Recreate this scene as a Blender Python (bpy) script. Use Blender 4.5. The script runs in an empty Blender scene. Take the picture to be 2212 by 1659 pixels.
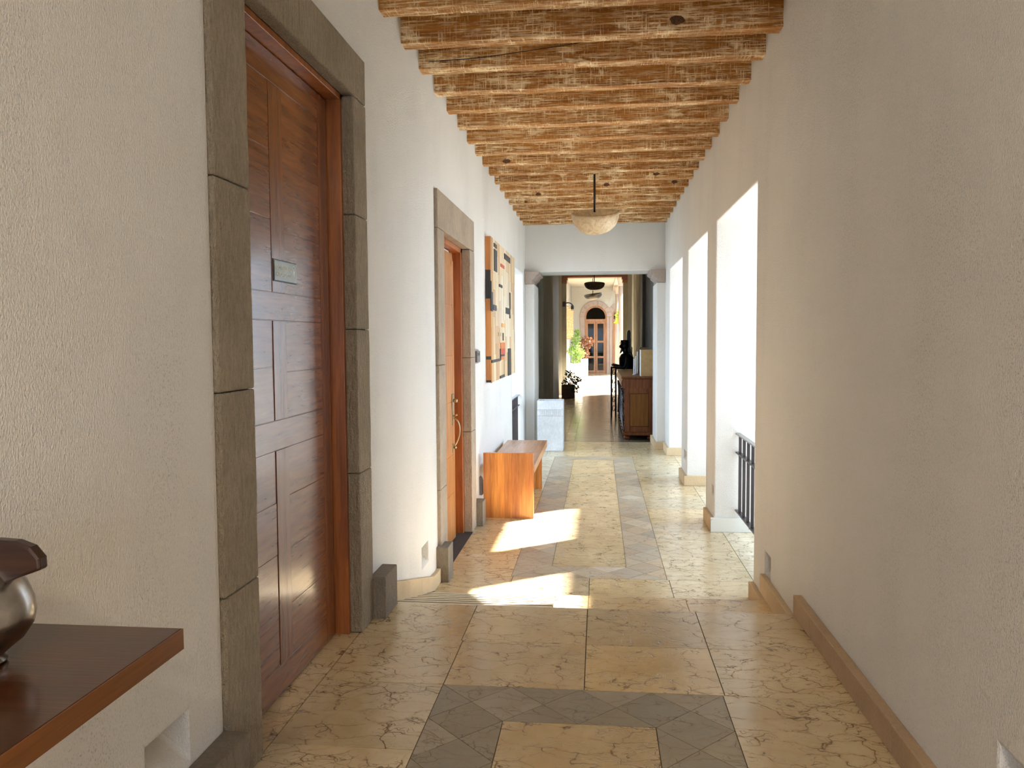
import bpy, bmesh, math, random
from mathutils import Vector, Matrix, noise
C = bpy.context.scene
COL = C.collection
R = random.Random(7)
PI = math.pi

# ------------------------------------------------------------------ camera, sky, sun, exposure
F = 1735.7
def cam_setup():
    yaw, pitch, roll = .1076, .05692, -.006637
    cy, sy, cp, sp, cr, sr = math.cos(yaw), math.sin(yaw), math.cos(pitch), math.sin(pitch), math.cos(roll), math.sin(roll)
    f = Vector((-sy, cy, 0)); r = Vector((cy, sy, 0)); u = Vector((0, 0, 1))
    f2 = f*cp-u*sp; u2 = u*cp+f*sp
    r3 = r*cr+u2*sr; u3 = u2*cr-r*sr
    cd = bpy.data.cameras.new('camera'); co = bpy.data.objects.new('camera', cd); COL.objects.link(co)
    m = Matrix((r3, u3, -f2)).transposed().to_4x4(); m.translation = (0, 0, 1.5)
    co.matrix_world = m
    cd.sensor_fit = 'HORIZONTAL'; cd.sensor_width = 36; cd.lens = F/2212*36
    cd.clip_start = .02; cd.clip_end = 300
    C.camera = co
cam_setup()
vs = C.view_settings
vs.view_transform = 'Standard'; vs.look = 'None'; vs.gamma = 1; vs.use_curve_mapping = False
vs.exposure = 1.78
C.cycles.use_denoising = True; C.cycles.use_adaptive_sampling = True; C.cycles.adaptive_threshold = .04
C.cycles.max_bounces = 8; C.cycles.diffuse_bounces = 5; C.cycles.glossy_bounces = 4
C.cycles.transmission_bounces = 6; C.cycles.transparent_max_bounces = 8
C.cycles.sample_clamp_indirect = 8; C.cycles.caustics_reflective = False; C.cycles.caustics_refractive = False
w = bpy.data.worlds.new('sky'); C.world = w; w.use_nodes = True
SKY = 1.0
bg = w.node_tree.nodes['Background']; bg.inputs[0].default_value = (.61, .79, 1, 1); bg.inputs[1].default_value = 2.0
sd = bpy.data.lights.new('sun', 'SUN'); so = bpy.data.objects.new('sun', sd); COL.objects.link(so)
so.location = (12, 16, 14)
SUNDIR = Vector((-1, -.75, -1/.89))
so.rotation_euler = SUNDIR.to_track_quat('-Z', 'Y').to_euler()
sd.energy = 16.5; sd.color = (1, .95, .86); sd.angle = math.radians(1.3)

def portal(name, loc, rot, sx, sy):
    l = bpy.data.lights.new(name, 'AREA'); l.shape = 'RECTANGLE'; l.size = sx; l.size_y = sy
    l.cycles.is_portal = True
    o = bpy.data.objects.new(name, l); COL.objects.link(o); o.location = loc; o.rotation_euler = rot
for y0, y1 in ((5.73, 7.68), (8.28, 10.06), (10.7, 12.63)):
    portal('sky_portal', (1.72, (y0+y1)/2, 1.1), (0, PI/2, 0), 2.9, y1-y0)
portal('sky_portal', (-1.87, 12.2, 1.1), (0, -PI/2, 0), 2.9, 1.8)
portal('sky_portal', (-.07, -4.32, 1.25), (PI/2, 0, 0), 2.2, 2.5)  # portal for the invented opening behind the camera
portal('sky_portal', (-1.87, 15.2, 1.6), (0, -PI/2, 0), 3.0, 1.4)  # portal for the invented side opening of the hall

# ------------------------------------------------------------------ node helpers
class N:
    def __init__(s, name):
        s.m = bpy.data.materials.new(name); s.m.use_nodes = True; s.t = s.m.node_tree
        s.b = s.t.nodes['Principled BSDF']; s.o = s.t.nodes['Material Output']
        s.tc = s.t.nodes.new('ShaderNodeTexCoord')
    def n(s, k, **kw):
        x = s.t.nodes.new('ShaderNode'+k)
        for a, b in kw.items(): setattr(x, a, b)
        return x
    def l(s, a, b): s.t.links.new(a, b)
    def set(s, node, i, v):
        if hasattr(v, 'links'): s.l(v, node.inputs[i])
        else: node.inputs[i].default_value = v
    def map(s, scale=(1, 1, 1), vec=None, rot=(0, 0, 0), loc=(0, 0, 0)):
        x = s.n('Mapping'); s.l(vec or s.tc.outputs['Object'], x.inputs[0])
        x.inputs['Scale'].default_value = scale; x.inputs['Rotation'].default_value = rot; x.inputs['Location'].default_value = loc
        return x.outputs[0]
    def noise(s, scale, vec=None, detail=3, rough=.55, dist=0):
        x = s.n('TexNoise'); s.l(vec or s.tc.outputs['Object'], x.inputs['Vector'])
        x.inputs['Scale'].default_value = scale; x.inputs['Detail'].default_value = detail
        x.inputs['Roughness'].default_value = rough; x.inputs['Distortion'].default_value = dist
        return x.outputs['Fac'], x.outputs['Color']
    def vor(s, scale, vec=None, feature='F1', rnd=1):
        x = s.n('TexVoronoi', feature=feature); s.l(vec or s.tc.outputs['Object'], x.inputs['Vector'])
        x.inputs['Scale'].default_value = scale; x.inputs['Randomness'].default_value = rnd
        return x.outputs['Distance'], (x.outputs['Color'] if feature == 'F1' else None)
    def rng(s, v, a, b, c=0., d=1.):
        x = s.n('MapRange'); s.l(v, x.inputs[0])
        for i, q in enumerate((a, b, c, d)): x.inputs[i+1].default_value = q
        return x.outputs[0]
    def math(s, op, a, b=0.):
        x = s.n('Math', operation=op); s.set(x, 0, a); s.set(x, 1, b); return x.outputs[0]
    def vmath(s, op, a, b):
        x = s.n('VectorMath', operation=op); s.set(x, 0, a); s.set(x, 1, b); return x.outputs[0]
    def mix(s, f, a, b, mode='MIX'):
        x = s.n('Mix', data_type='RGBA', blend_type=mode)
        s.set(x, 0, f)
        for i, v in ((6, a), (7, b)):
            if hasattr(v, 'links'): s.l(v, x.inputs[i])
            else: x.inputs[i].default_value = (*v, 1)
        return x.outputs[2]
    def bump(s, h, strength=.3, dist=.01, prev=None):
        x = s.n('Bump'); x.inputs['Strength'].default_value = strength; x.inputs['Distance'].default_value = dist
        s.l(h, x.inputs['Height'])
        if prev is not None: s.l(prev, x.inputs['Normal'])
        return x.outputs[0]
    def out(s, col, rough=.5, normal=None, metal=0, spec=.5, coat=0, coatr=.1):
        s.set(s.b, 'Base Color', col if hasattr(col, 'links') else (*col, 1))
        s.set(s.b, 'Roughness', rough); s.b.inputs['Metallic'].default_value = metal
        s.b.inputs['Specular IOR Level'].default_value = spec
        s.b.inputs['Coat Weight'].default_value = coat; s.b.inputs['Coat Roughness'].default_value = coatr
        if normal is not None: s.l(normal, s.b.inputs['Normal'])
        return s.m

def plain(name, col, rough=.6, metal=0, spec=.5, var=.12, sc=12):
    s = N(name); f, _ = s.noise(sc, detail=4)
    c = s.mix(s.rng(f, .3, .7), tuple(max(0, q*(1-var)) for q in col), tuple(min(1, q*(1+var)) for q in col))
    return s.out(c, rough, None, metal, spec)

def plaster(name, col, grain=1.0, spots=1.0):
    s = N(name)
    big, _ = s.noise(.9, detail=4, rough=.6)
    c = s.mix(s.rng(big, .35, .65), tuple(q*.95 for q in col), col)
    st, _ = s.noise(2.2, s.map((1, 1, .35)), detail=5)
    g, _ = s.noise(150, s.map((1, 1, .6)), detail=3, rough=.6)
    g2, _ = s.noise(210, s.map((1, 1, .6)), detail=2, rough=.6)
    sp = s.math('MULTIPLY', s.rng(g2, .57, .66), s.rng(st, .46, .62))
    c = s.mix(s.math('MULTIPLY', sp, .55*spots), c, tuple(q*.45 for q in col))
    c = s.mix(s.math('MULTIPLY', s.rng(g, .52, .66), .10*grain), c, tuple(q*.5 for q in col))
    h = s.math('ADD', g, s.math('MULTIPLY', g2, 1.2))
    h = s.math('SUBTRACT', h, s.math('MULTIPLY', sp, .8))
    b = s.bump(h, .6*grain, .008)
    und, _ = s.noise(4, detail=2)
    b = s.bump(und, .25, .02, b)
    return s.out(c, .85, b, spec=.25)

def stone(name, col, grain=1.0, ang=.6, pits=True):
    s = N(name)
    big, _ = s.noise(3, detail=4); fine, _ = s.noise(90, detail=4, rough=.7)
    c = s.mix(s.rng(big, .3, .7), tuple(q*.82 for q in col), tuple(q*1.12 for q in col))
    c = s.mix(s.rng(fine, .3, .75, .0, .45), c, tuple(q*1.35 for q in col))
    v = s.map((17, 17, 5), rot=(ang, 0, 0))
    ch, _ = s.noise(4, v, detail=4, rough=.7)
    pit = s.rng(ch, .66, .72)
    if pits: c = s.mix(s.math('MULTIPLY', pit, .55), c, tuple(q*.35 for q in col))
    c = s.mix(s.rng(ch, .40, .60, .30*min(grain, 1), 0), c, tuple(q*.45 for q in col))
    h = s.math('ADD', s.math('MULTIPLY', ch, 1.0), s.math('MULTIPLY', fine, .5))
    b = s.bump(h, .9*grain, .03)
    return s.out(c, .9, b, spec=.2)

def wood(name, dark, light, axis='Z', rough=.4, coat=0., freq=1.0, knots=False, attr=None, spec=.5):
    s = N(name)
    sc = {'X': (1.2, 16, 16), 'Y': (16, 1.2, 16), 'Z': (16, 16, 1.2)}[axis]
    off = s.n('ObjectInfo').outputs['Random']
    vec = s.vmath('ADD', s.tc.outputs['Object'], s.math('MULTIPLY', off, 7.))
    g, _ = s.noise(1.6*freq, s.map(sc, vec), detail=5, rough=.55, dist=.35)
    g2, _ = s.noise(7*freq, s.map(sc, vec), detail=3, rough=.6)
    lg, _ = s.noise(1.4, vec, detail=3)
    t = s.math('ADD', s.math('MULTIPLY', g, .7), s.math('MULTIPLY', g2, .3))
    t = s.math('ADD', t, s.math('MULTIPLY', s.math('SUBTRACT', lg, .5), .35))
    c = s.mix(s.rng(t, .36, .64), dark, light)
    if attr:
        a = s.n('Attribute', attribute_name=attr); c = s.mix(1., c, a.outputs['Color'], 'MULTIPLY')
    b = s.bump(g2, .12, .004)
    und, _ = s.noise(9, vec, detail=2); b = s.bump(und, .06, .01, b)
    return s.out(c, rough, b, spec=spec, coat=coat, coatr=.12)

def beam_mat():
    s = N('limed_beam_wood')
    off = s.n('ObjectInfo').outputs['Random']
    vec = s.vmath('ADD', s.tc.outputs['Object'], s.math('MULTIPLY', off, 23.))
    gr, _ = s.noise(2, s.map((1, 14, 14), vec), detail=5, rough=.65, dist=.6)
    base = s.mix(s.rng(gr, .35, .65), (.25, .085, .012), (.50, .215, .045))
    # horizontal scratches with limewash left in them
    a, _ = s.noise(3.6, s.map((1.3, 30, 30), vec), detail=4, rough=.7, dist=.4)
    b, _ = s.noise(3.6, s.map((30, 2.2, 2.2), vec), detail=4, rough=.7)
    p, _ = s.noise(4.2, s.map((1, 1.6, 1.6), vec), detail=4, rough=.7)
    hl = s.rng(a, .51, .55); vl = s.rng(b, .55, .585)
    pm = s.rng(p, .36, .62)
    m = s.math('MAXIMUM', s.math('MULTIPLY', hl, s.rng(p, .30, .56)), s.math('MULTIPLY', vl, pm))
    pp = s.rng(p, .57, .66)
    m = s.math('MINIMUM', s.math('ADD', s.math('MULTIPLY', m, .8), s.math('MULTIPLY', pp, .65)), 1.)
    c = s.mix(m, base, (.93, .74, .46))
    return s.out(c, .7, s.bump(s.math('ADD', a, m), .35, .006), spec=.25)

def tile_mat():
    s = N('polished_floor_stone')
    at = s.n('Attribute', attribute_name='tint'); col = at.outputs['Color']; al = at.outputs['Alpha']
    rnd = s.n('Attribute', attribute_name='shift').outputs['Color']
    vec = s.vmath('ADD', s.tc.outputs['Object'], s.vmath('MULTIPLY', rnd, (37, 29, 11)))
    wrp, wc = s.noise(2.6, vec, detail=4, rough=.6)
    wv = s.vmath('ADD', s.map((1, 1.9, 1), vec), s.vmath('MULTIPLY', wc, (.42, .42, .42)))
    d1, _ = s.vor(5.5, wv, 'DISTANCE_TO_EDGE')
    wv2 = s.vmath('ADD', s.map((1.2, 3.2, 1), vec), s.vmath('MULTIPLY', wc, (.9, .9, .9)))
    d2, _ = s.vor(11, wv2, 'DISTANCE_TO_EDGE')
    cl, _ = s.noise(3.5, vec, detail=5, rough=.65)
    br, _ = s.noise(9, vec, detail=4, rough=.7)
    v1 = s.math('MULTIPLY', s.rng(d1, .0, .026, 1, 0), s.rng(br, .42, .54))
    v2 = s.math('MULTIPLY', s.rng(d2, .0, .045, 1, 0), s.math('MULTIPLY', s.rng(br, .45, .58), s.rng(cl, .38, .54)))
    v = s.math('MAXIMUM', v1, v2)
    soft = s.math('MULTIPLY', s.rng(d1, 0, .12, 1, 0), .30)
    c = s.mix(s.rng(cl, .3, .7), s.mix(1., col, (.86, .80, .70), 'MULTIPLY'), s.mix(1., col, (1.10, 1.08, 1.05), 'MULTIPLY'))
    c = s.mix(soft, c, s.mix(1., col, (.85, .68, .48), 'MULTIPLY'))
    # pale tiles show brown veins, rough grey stone shows faint ones
    vs_ = s.math('MULTIPLY', v, s.rng(al, 0, 1, .5, .95))
    c = s.mix(vs_, c, s.mix(1., col, (.17, .11, .07), 'MULTIPLY'))
    fine, _ = s.noise(120, vec, detail=3, rough=.7)
    rgh = s.math('ADD', s.rng(al, 0, 1, .42, .13), s.rng(cl, .3, .7, 0., .10))
    h = s.math('SUBTRACT', s.math('MULTIPLY', fine, s.rng(al, 0, 1, .8, .03)), s.math('MULTIPLY', v, .7))
    b = s.bump(h, .35, .004)
    und, _ = s.noise(7, vec, detail=1); b = s.bump(und, .05, .012, b)
    return s.out(c, rgh, b, spec=.5)

M = {}
M['plaster'] = plaster('ivory_plaster', (.80, .775, .735))
M['reveal'] = M['plaster']
M['ceil'] = plaster('ceiling_plaster', (.74, .70, .62), .5, .3)
M['ext'] = plain('light_blocker_render', (.15, .18, .21), .9)
M['ground'] = plain('courtyard_paving', (.27, .285, .29), .8)
M['stone'] = stone('chiselled_tan_stone', (.55, .455, .33), 1.5)
M['stone2'] = stone('tan_stone', (.47, .38, .29), .8)
M['plinth'] = stone('dark_plinth_stone', (.27, .225, .175), .8, -.7)
M['thresh'] = stone('dark_threshold_stone', (.09, .075, .07), .8)
M['cap'] = stone('capital_stone', (.44, .36, .31), .5, 0, False)
M['base'] = stone('travertine_skirting', (.62, .475, .30), .25, 0, False)
M['fbase'] = stone('brown_skirting', (.46, .33, .21), .25, 0, False)
M['leafh'] = wood('varnished_wood_across', (.15, .044, .012), (.27, .09, .026), 'Y', .24, .4)
M['leafv'] = wood('varnished_wood_upright', (.16, .047, .013), (.24, .078, .022), 'Z', .24, .4)
M['framew'] = wood('door_frame_wood', (.20, .055, .012), (.40, .13, .03), 'Z', .35, .2)
M['door2'] = wood('golden_door_wood', (.30, .10, .022), (.60, .26, .07), 'Z', .3, .3, .8)
M['door2f'] = wood('orange_frame_wood', (.28, .07, .012), (.45, .13, .025), 'Z', .35, .2)
M['bench'] = wood('bench_wood', (.42, .13, .024), (.74, .30, .075), 'Z', .35, .2, .7, attr='tint')
M['benchy'] = wood('bench_seat_wood', (.36, .14, .045), (.62, .29, .11), 'Y', .3, .2, .8, attr='tint')
M['table'] = wood('dark_table_wood', (.035, .011, .004), (.085, .028, .009), 'X', .22, .3)
M['tabedge'] = wood('table_edge_wood', (.11, .035, .008), (.20, .07, .017), 'Y', .3, .2)
M['beam'] = beam_mat()
M['tile'] = tile_mat()
M['grout'] = plain('floor_grout', (.12, .09, .06), .8)
M['black'] = plain('black_iron', (.025, .023, .024), .4, .3)
M['iron'] = plain('brown_black_iron', (.045, .032, .033), .35, .2)
M['ironlight'] = plain('grey_iron_rail', (.30, .29, .29), .35, .6)
M['steel'] = plain('worn_steel', (.55, .52, .47), .3, 1.)
M['brass'] = plain('aged_brass', (.45, .36, .22), .3, 1.)
M['silver'] = plain('tarnished_silver', (.42, .39, .36), .24, 1., var=.4, sc=18)
M['ebony'] = wood('ebony_handle', (.018, .008, .005), (.06, .02, .009), 'X', .35, .2)
M['art'] = wood('inlaid_wood_pieces', (.72, .68, .62), (1, 1, 1), 'Z', .5, 0, .8, attr='tint')
M['white'] = plain('white_stone', (.74, .74, .73), .7)
M['dark'] = plain('near_black', (.012, .011, .011), .5)
M['signbg'] = plain('grey_green_sign', (.30, .34, .33), .25)
M['signtx'] = plain('pale_sign_letters', (.75, .78, .72), .5)
M['whiteplanter'] = stone('carved_white_stone', (.72, .73, .74), .7, .8, False)
M['chip'] = None

# ------------------------------------------------------------------ mesh helpers
def box(bm, x0, x1, y0, y1, z0, z1, mi=0, col=None):
    v = [bm.verts.new((x, y, z)) for x in (x0, x1) for y in (y0, y1) for z in (z0, z1)]
    fs = []
    for f in ((0, 1, 3, 2), (4, 6, 7, 5), (0, 4, 5, 1), (2, 3, 7, 6), (0, 2, 6, 4), (1, 5, 7, 3)):
        q = bm.faces.new([v[i] for i in f]); q.material_index = mi; fs.append(q)
    if col is not None: paint(bm, fs, col)
    return v
def paint(bm, fs, col):
    lay = bm.loops.layers.float_color.get('tint') or bm.loops.layers.float_color.new('tint')
    for f in fs:
        for l in f.loops: l[lay] = (*col[:3], col[3] if len(col) > 3 else 1)
def prism(bm, pts, axis, a, b, mi=0):
    """pts: 2D outline; extruded along axis from a to b. axis X: pts=(y,z); Y: (x,z); Z: (x,y)"""
    def P(p, t): return {'X': (t, p[0], p[1]), 'Y': (p[0], t, p[1]), 'Z': (p[0], p[1], t)}[axis]
    A = [bm.verts.new(P(p, a)) for p in pts]; B = [bm.verts.new(P(p, b)) for p in pts]
    fs = [bm.faces.new(A), bm.faces.new(B[::-1])]
    n = len(pts)
    for i in range(n): fs.append(bm.faces.new((A[i], B[i], B[(i+1) % n], A[(i+1) % n])))
    for f in fs: f.material_index = mi
    return fs
def lathe(bm, prof, cx=0, cy=0, n=24, mi=0, sx=1, sy=1, xf=None):
    rings = []
    for r, z in prof:
        rg = []
        for i in range(n):
            a = 2*PI*i/n; p = Vector((cx+math.cos(a)*r*sx, cy+math.sin(a)*r*sy, z))
            rg.append(bm.verts.new(xf(p) if xf else p))
        rings.append(rg)
    for a, b in zip(rings, rings[1:]):
        for i in range(n):
            f = bm.faces.new((a[i], a[(i+1) % n], b[(i+1) % n], b[i])); f.smooth = True; f.material_index = mi
    for rg, rv in ((rings[0], 1), (rings[-1], 0)):
        f = bm.faces.new(rg[::-1] if rv else rg); f.material_index = mi
def tube(bm, pts, rad, n=8, mi=0, closed=False):
    pts = [Vector(p) for p in pts]; rr = rad if isinstance(rad, (list, tuple)) else [rad]*len(pts)
    rings = []; prev = None
    for i, p in enumerate(pts):
        t = (pts[min(i+1, len(pts)-1)]-pts[max(i-1, 0)]).normalized()
        if prev is None:
            up = Vector((0, 0, 1)) if abs(t.z) < .9 else Vector((1, 0, 0)); a = t.cross(up).normalized()
        else:
            a = (prev - t*prev.dot(t)).normalized()
        prev = a; b = t.cross(a)
        rings.append([bm.verts.new(p+(a*math.cos(2*PI*k/n)+b*math.sin(2*PI*k/n))*rr[i]) for k in range(n)])
    for q, s in zip(rings, rings[1:]):
        for k in range(n):
            f = bm.faces.new((q[k], q[(k+1) % n], s[(k+1) % n], s[k])); f.smooth = True; f.material_index = mi
    bm.faces.new(rings[0][::-1]).material_index = mi; bm.faces.new(rings[-1]).material_index = mi
def bez(p0, p1, p2, p3, n=10):
    p0, p1, p2, p3 = map(Vector, (p0, p1, p2, p3))
    return [p0*(1-t)**3+p1*3*t*(1-t)**2+p2*3*t*t*(1-t)+p3*t**3 for t in [i/n for i in range(n+1)]]

def new(): return bmesh.new()
def obj(name, bm, mats, parent=None, bevel=0, seg=2, smooth=False, norm=True, sub=0, solid=0):
    """world-space bmesh -> one mesh object, origin at its parent's (or its own base)"""
    if norm: bmesh.ops.recalc_face_normals(bm, faces=bm.faces)
    me = bpy.data.meshes.new(name)
    root = parent
    off = Vector((0, 0, 0)); q = parent
    while q is not None: off = off + q.location; q = q.parent
    if off.length: bmesh.ops.translate(bm, verts=bm.verts, vec=-off)
    bm.to_mesh(me); bm.free()
    for m in (mats if isinstance(mats, (list, tuple)) else [mats]): me.materials.append(M[m] if isinstance(m, str) else m)
    if smooth:
        for p in me.polygons: p.use_smooth = True
    o = bpy.data.objects.new(name, me); COL.objects.link(o)
    if parent is not None: o.parent = parent
    if solid: m = o.modifiers.new('s', 'SOLIDIFY'); m.thickness = solid; m.offset = -1
    if sub: m = o.modifiers.new('u', 'SUBSURF'); m.levels = sub; m.render_levels = sub
    if bevel: m = o.modifiers.new('b', 'BEVEL'); m.width = bevel; m.segments = seg; m.limit_method = 'ANGLE'; m.angle_limit = math.radians(40)
    return o
def tag(o, label, cat=None, group=None, kind=None):
    o['label'] = label
    if cat: o['category'] = cat
    if group: o['group'] = group
    if kind: o['kind'] = kind
    return o
def thing(name, label, cat, loc, group=None, kind=None):
    o = bpy.data.objects.new(name, None); COL.objects.link(o); o.location = loc; o.empty_display_size = .1
    return tag(o, label, cat, group, kind)
def centred(bm, loc):
    """shift object origin of a single-mesh thing to loc"""
    bmesh.ops.translate(bm, verts=bm.verts, vec=-Vector(loc))
def solo(name, bm, mats, loc, label, cat, group=None, kind=None, **kw):
    centred(bm, loc)
    o = obj(name, bm, mats, **kw); o.location = loc
    return tag(o, label, cat, group, kind)
def boolean(bm_a, cutters):
    def tmp(bm):
        bmesh.ops.recalc_face_normals(bm, faces=bm.faces)
        me = bpy.data.meshes.new('t'); bm.to_mesh(me); bm.free(); o = bpy.data.objects.new('t', me); COL.objects.link(o); return o
    a = tmp(bm_a); cs = [tmp(c) for c in cutters]
    for c in cs:
        m = a.modifiers.new('b', 'BOOLEAN'); m.object = c; m.operation = 'DIFFERENCE'; m.solver = 'EXACT'
    dg = bpy.context.evaluated_depsgraph_get(); dg.update()
    me = bpy.data.meshes.new_from_object(a.evaluated_get(dg))
    bm = bmesh.new(); bm.from_mesh(me)
    bpy.data.meshes.remove(me)
    for o in [a]+cs:
        d = o.data; bpy.data.objects.remove(o); bpy.data.meshes.remove(d)
    return bm
def bxc(*a):
    b = new(); box(b, *a); return b

L = -.34       # level of the long corridor; the foreground landing is z = 0
XL, XR = -1.22, 1.085

# ------------------------------------------------------------------ walls
def niche(side, y0, y1, z0, z1, d=.13):
    b = new(); s = -1 if side == 'L' else 1; x = XL if side == 'L' else XR
    pts = [(x-s*.05, z1), (x+s*d, z1), (x+s*d, z0+(z1-z0)*.62), (x, z0), (x-s*.05, z0)]
    prism(b, pts, 'Y', y0, y1); return b
bl = new(); box(bl, -1.85, XL, -4, 14.3, -.6, 3.8)
cut = [bxc(-1.62, -1.1, 2.45, 4.135, -.7, 2.925), bxc(-1.62, -1.1, 5.955, 7.73, -.7, 2.62), bxc(-2, -1.1, 11.3, 13.1, L-.3, 2.535),
       niche('L', 2.0, 2.225, .245, .395), niche('L', 5.405, 5.61, -.10, .045), niche('L', .3, .5, .245, .395)]
bl = boolean(bl, cut)
wl = obj('wall_left', bl, 'plaster', bevel=.012, norm=False); tag(wl, 'long ivory plaster wall along the left side, cut by two doorways', 'wall', kind='structure')
br_ = new(); box(br_, XR, 1.70, -4, 13.45, -.6, 3.8)
cut = [bxc(1, 1.8, a, b, L-.3, z) for a, b, z in ((5.735, 7.68, 2.565), (8.28, 10.065, 2.555), (10.7, 12.63, 2.54))]
cut += [niche('R', 5.18, 5.36, -.08, .09), niche('R', 7.72, 7.9, -.03, .08), niche('R', 10.12, 10.4, -.05, .07), niche('R', 2.06, 2.26, .24, .385)]
br_ = boolean(br_, cut)
wr = obj('wall_right', br_, 'plaster', bevel=.012, norm=False); tag(wr, 'tall ivory plaster wall on the right with three deep bright openings', 'wall', kind='structure')
b = new(); box(b, XL-.3, XR+.6, 13.5, 14.3, 2.602, 4.2)
o = obj('wall_header', b, 'plaster', bevel=.012); tag(o, 'ivory header wall where the beamed ceiling ends', 'wall', kind='structure')
for x0, x1, lab in ((-1.22, -1.065, 'ivory plaster pilaster at the left, behind the white planter box'), (.945, 1.14, 'ivory plaster pilaster at the right, beside the wooden counter')):
    b = new(); box(b, x0, x1, 13.36, 14.3, -.6, 2.394); o = obj('trim_3', b, 'plaster', bevel=.012); tag(o, lab, 'pilaster', kind='structure')
b = new(); box(b, -1.85, 1.7, -4.3, -4, -.6, 3.8)
b = boolean(b, [bxc(-1.17, 1.03, -4.5, -3.8, 0, 2.5)])  # unseen opening invented to let fill light into the landing
o = obj('wall_back', b, 'plaster', norm=False); tag(o, 'plaster wall behind the camera', 'wall', kind='structure')
b = new(); box(b, -1.85, 1.7, -4.3, 14.3, 3.53, 3.8)
o = obj('ceiling', b, 'ceil'); tag(o, 'pale plaster ceiling above the wooden beams', 'ceiling', kind='structure')

# capitals at the header
def capital(x0, x1, s, label):
    b = new()
    y0, y1 = 13.30, 14.30
    if s < 0:   # profile bulges towards the corridor on the +x side
        pts = [(x0, 2.395), (x1-.03, 2.395), (x1-.03, 2.45), (x1-.005, 2.47), (x1+.03, 2.50), (x1+.035, 2.53), (x1+.085, 2.56), (x1+.085, 2.60), (x0, 2.60)]
    else:
        pts = [(x1, 2.395), (x1, 2.60), (x0-.085, 2.60), (x0-.085, 2.56), (x0-.035, 2.53), (x0-.03, 2.50), (x0+.005, 2.47), (x0+.03, 2.45), (x0+.03, 2.395)]
    prism(b, pts, 'Y', y0, y1)
    return solo('stone_capital', b, 'cap', ((x0+x1)/2, y0, 2.395), label, 'capital', 'stone capitals under the header', bevel=.006)
capital(-1.215, -1.065, -1, 'moulded pinkish stone capital on the left pilaster, above the white planter box')
capital(.925, 1.08, 1, 'moulded pinkish stone capital on the right pilaster, above the wooden counter')

# ------------------------------------------------------------------ ceiling beams
M['knot'] = plain('dark_wood_knot', (.12, .045, .012), .7, var=.6, sc=70)
KNOTS = ((1, 1463, 44, .058, .034), (8, 1095, 349, .05, .030), (11, 1310, 399, .045, .028), (11, 1457, 393, .045, .028), (12, 1163, 421, .045, .028), (10, 1418, 376, .05, .020), (13, 1136, 436, .03, .02))
def ray(u, v):
    return C.camera.matrix_world.to_3x3() @ Vector(((u-1106)/F, -(v-829.5)/F, -1))
bnames = ['nearest ceiling beam, cut by the top edge of the photo', 'second ceiling beam from the front, with a dark knot right of centre', 'third ceiling beam from the front, with a long dark crack at its left',
 'fourth ceiling beam from the front', 'fifth ceiling beam from the front', 'sixth ceiling beam from the front, with long streaked grain', 'seventh ceiling beam from the front',
 'eighth ceiling beam from the front', 'ninth ceiling beam from the front, with a knot near its left end', 'tenth ceiling beam from the front']
ords = ['eleventh', 'twelfth', 'thirteenth', 'fourteenth', 'fifteenth', 'sixteenth', 'seventeenth', 'eighteenth', 'nineteenth and last']
for k in range(19):
    y = 4.496+.5035*k
    b = new(); d = R.uniform(-.006, .006)
    nx = 16; x0, x1 = XL-.02, XR+.02
    ring = []
    dep = .118+R.uniform(-.008, .010); h = 3.335+.0*k+R.uniform(-.004, .004)
    for i in range(nx+1):
        x = x0+(x1-x0)*i/nx; j = [R.uniform(-.003, .003) for _ in range(3)]
        ring.append([b.verts.new(p) for p in ((x, y+j[0], h+j[1]), (x, y+dep+j[2], h+j[1]), (x, y+dep, 3.54), (x, y, 3.54))])
    for p, q in zip(ring, ring[1:]):
        for i in range(4): b.faces.new((p[i], q[i], q[(i+1) % 4], p[(i+1) % 4]))
    b.faces.new(ring[0]); b.faces.new(ring[-1][::-1])
    mats = ['beam', 'dark', 'knot']
    for kk, u, v_, rw, rh in KNOTS:
        if kk != k: continue
        rw *= .8; rh *= .75
        d_ = ray(u, v_); t_ = y/d_.y; kx, kz = d_.x*t_, max(1.5+d_.z*t_, h+rh+.004)
        f = b.faces.new([b.verts.new((kx+rw*math.cos(a)*(1+.25*noise.noise(Vector((math.cos(a)*2, math.sin(a)*2, u*.1)))), y-.0035, kz+rh*math.sin(a)*(1+.3*noise.noise(Vector((math.cos(a)*2, math.sin(a)*2, u*.2)))))) for a in [2*PI*i/18 for i in range(18)]]); f.material_index = 2
    if k == 2:    # long drying crack on the front face
        pts = [(-1.15, 3.385), (-.8, 3.395), (-.5, 3.425), (-.25, 3.45), (-.05, 3.475)]
        for (xa, za), (xb, zb) in zip(pts, pts[1:]):
            f = b.faces.new([b.verts.new(p) for p in ((xa, y-.0035, za-.003), (xb, y-.0035, zb-.003), (xb, y-.0035, zb+.003), (xa, y-.0035, za+.002))]); f.material_index = 1
    lab = (bnames[k] if k < 10 else ords[k-10]+' ceiling beam from the front')+', worn orange-brown wood'
    solo('ceiling_beam', b, mats, (0, y, h), lab, 'beam', 'worn wooden beams across the corridor ceiling', bevel=.004, norm=(k not in (1, 2, 8, 10, 11, 12, 13)))

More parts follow.
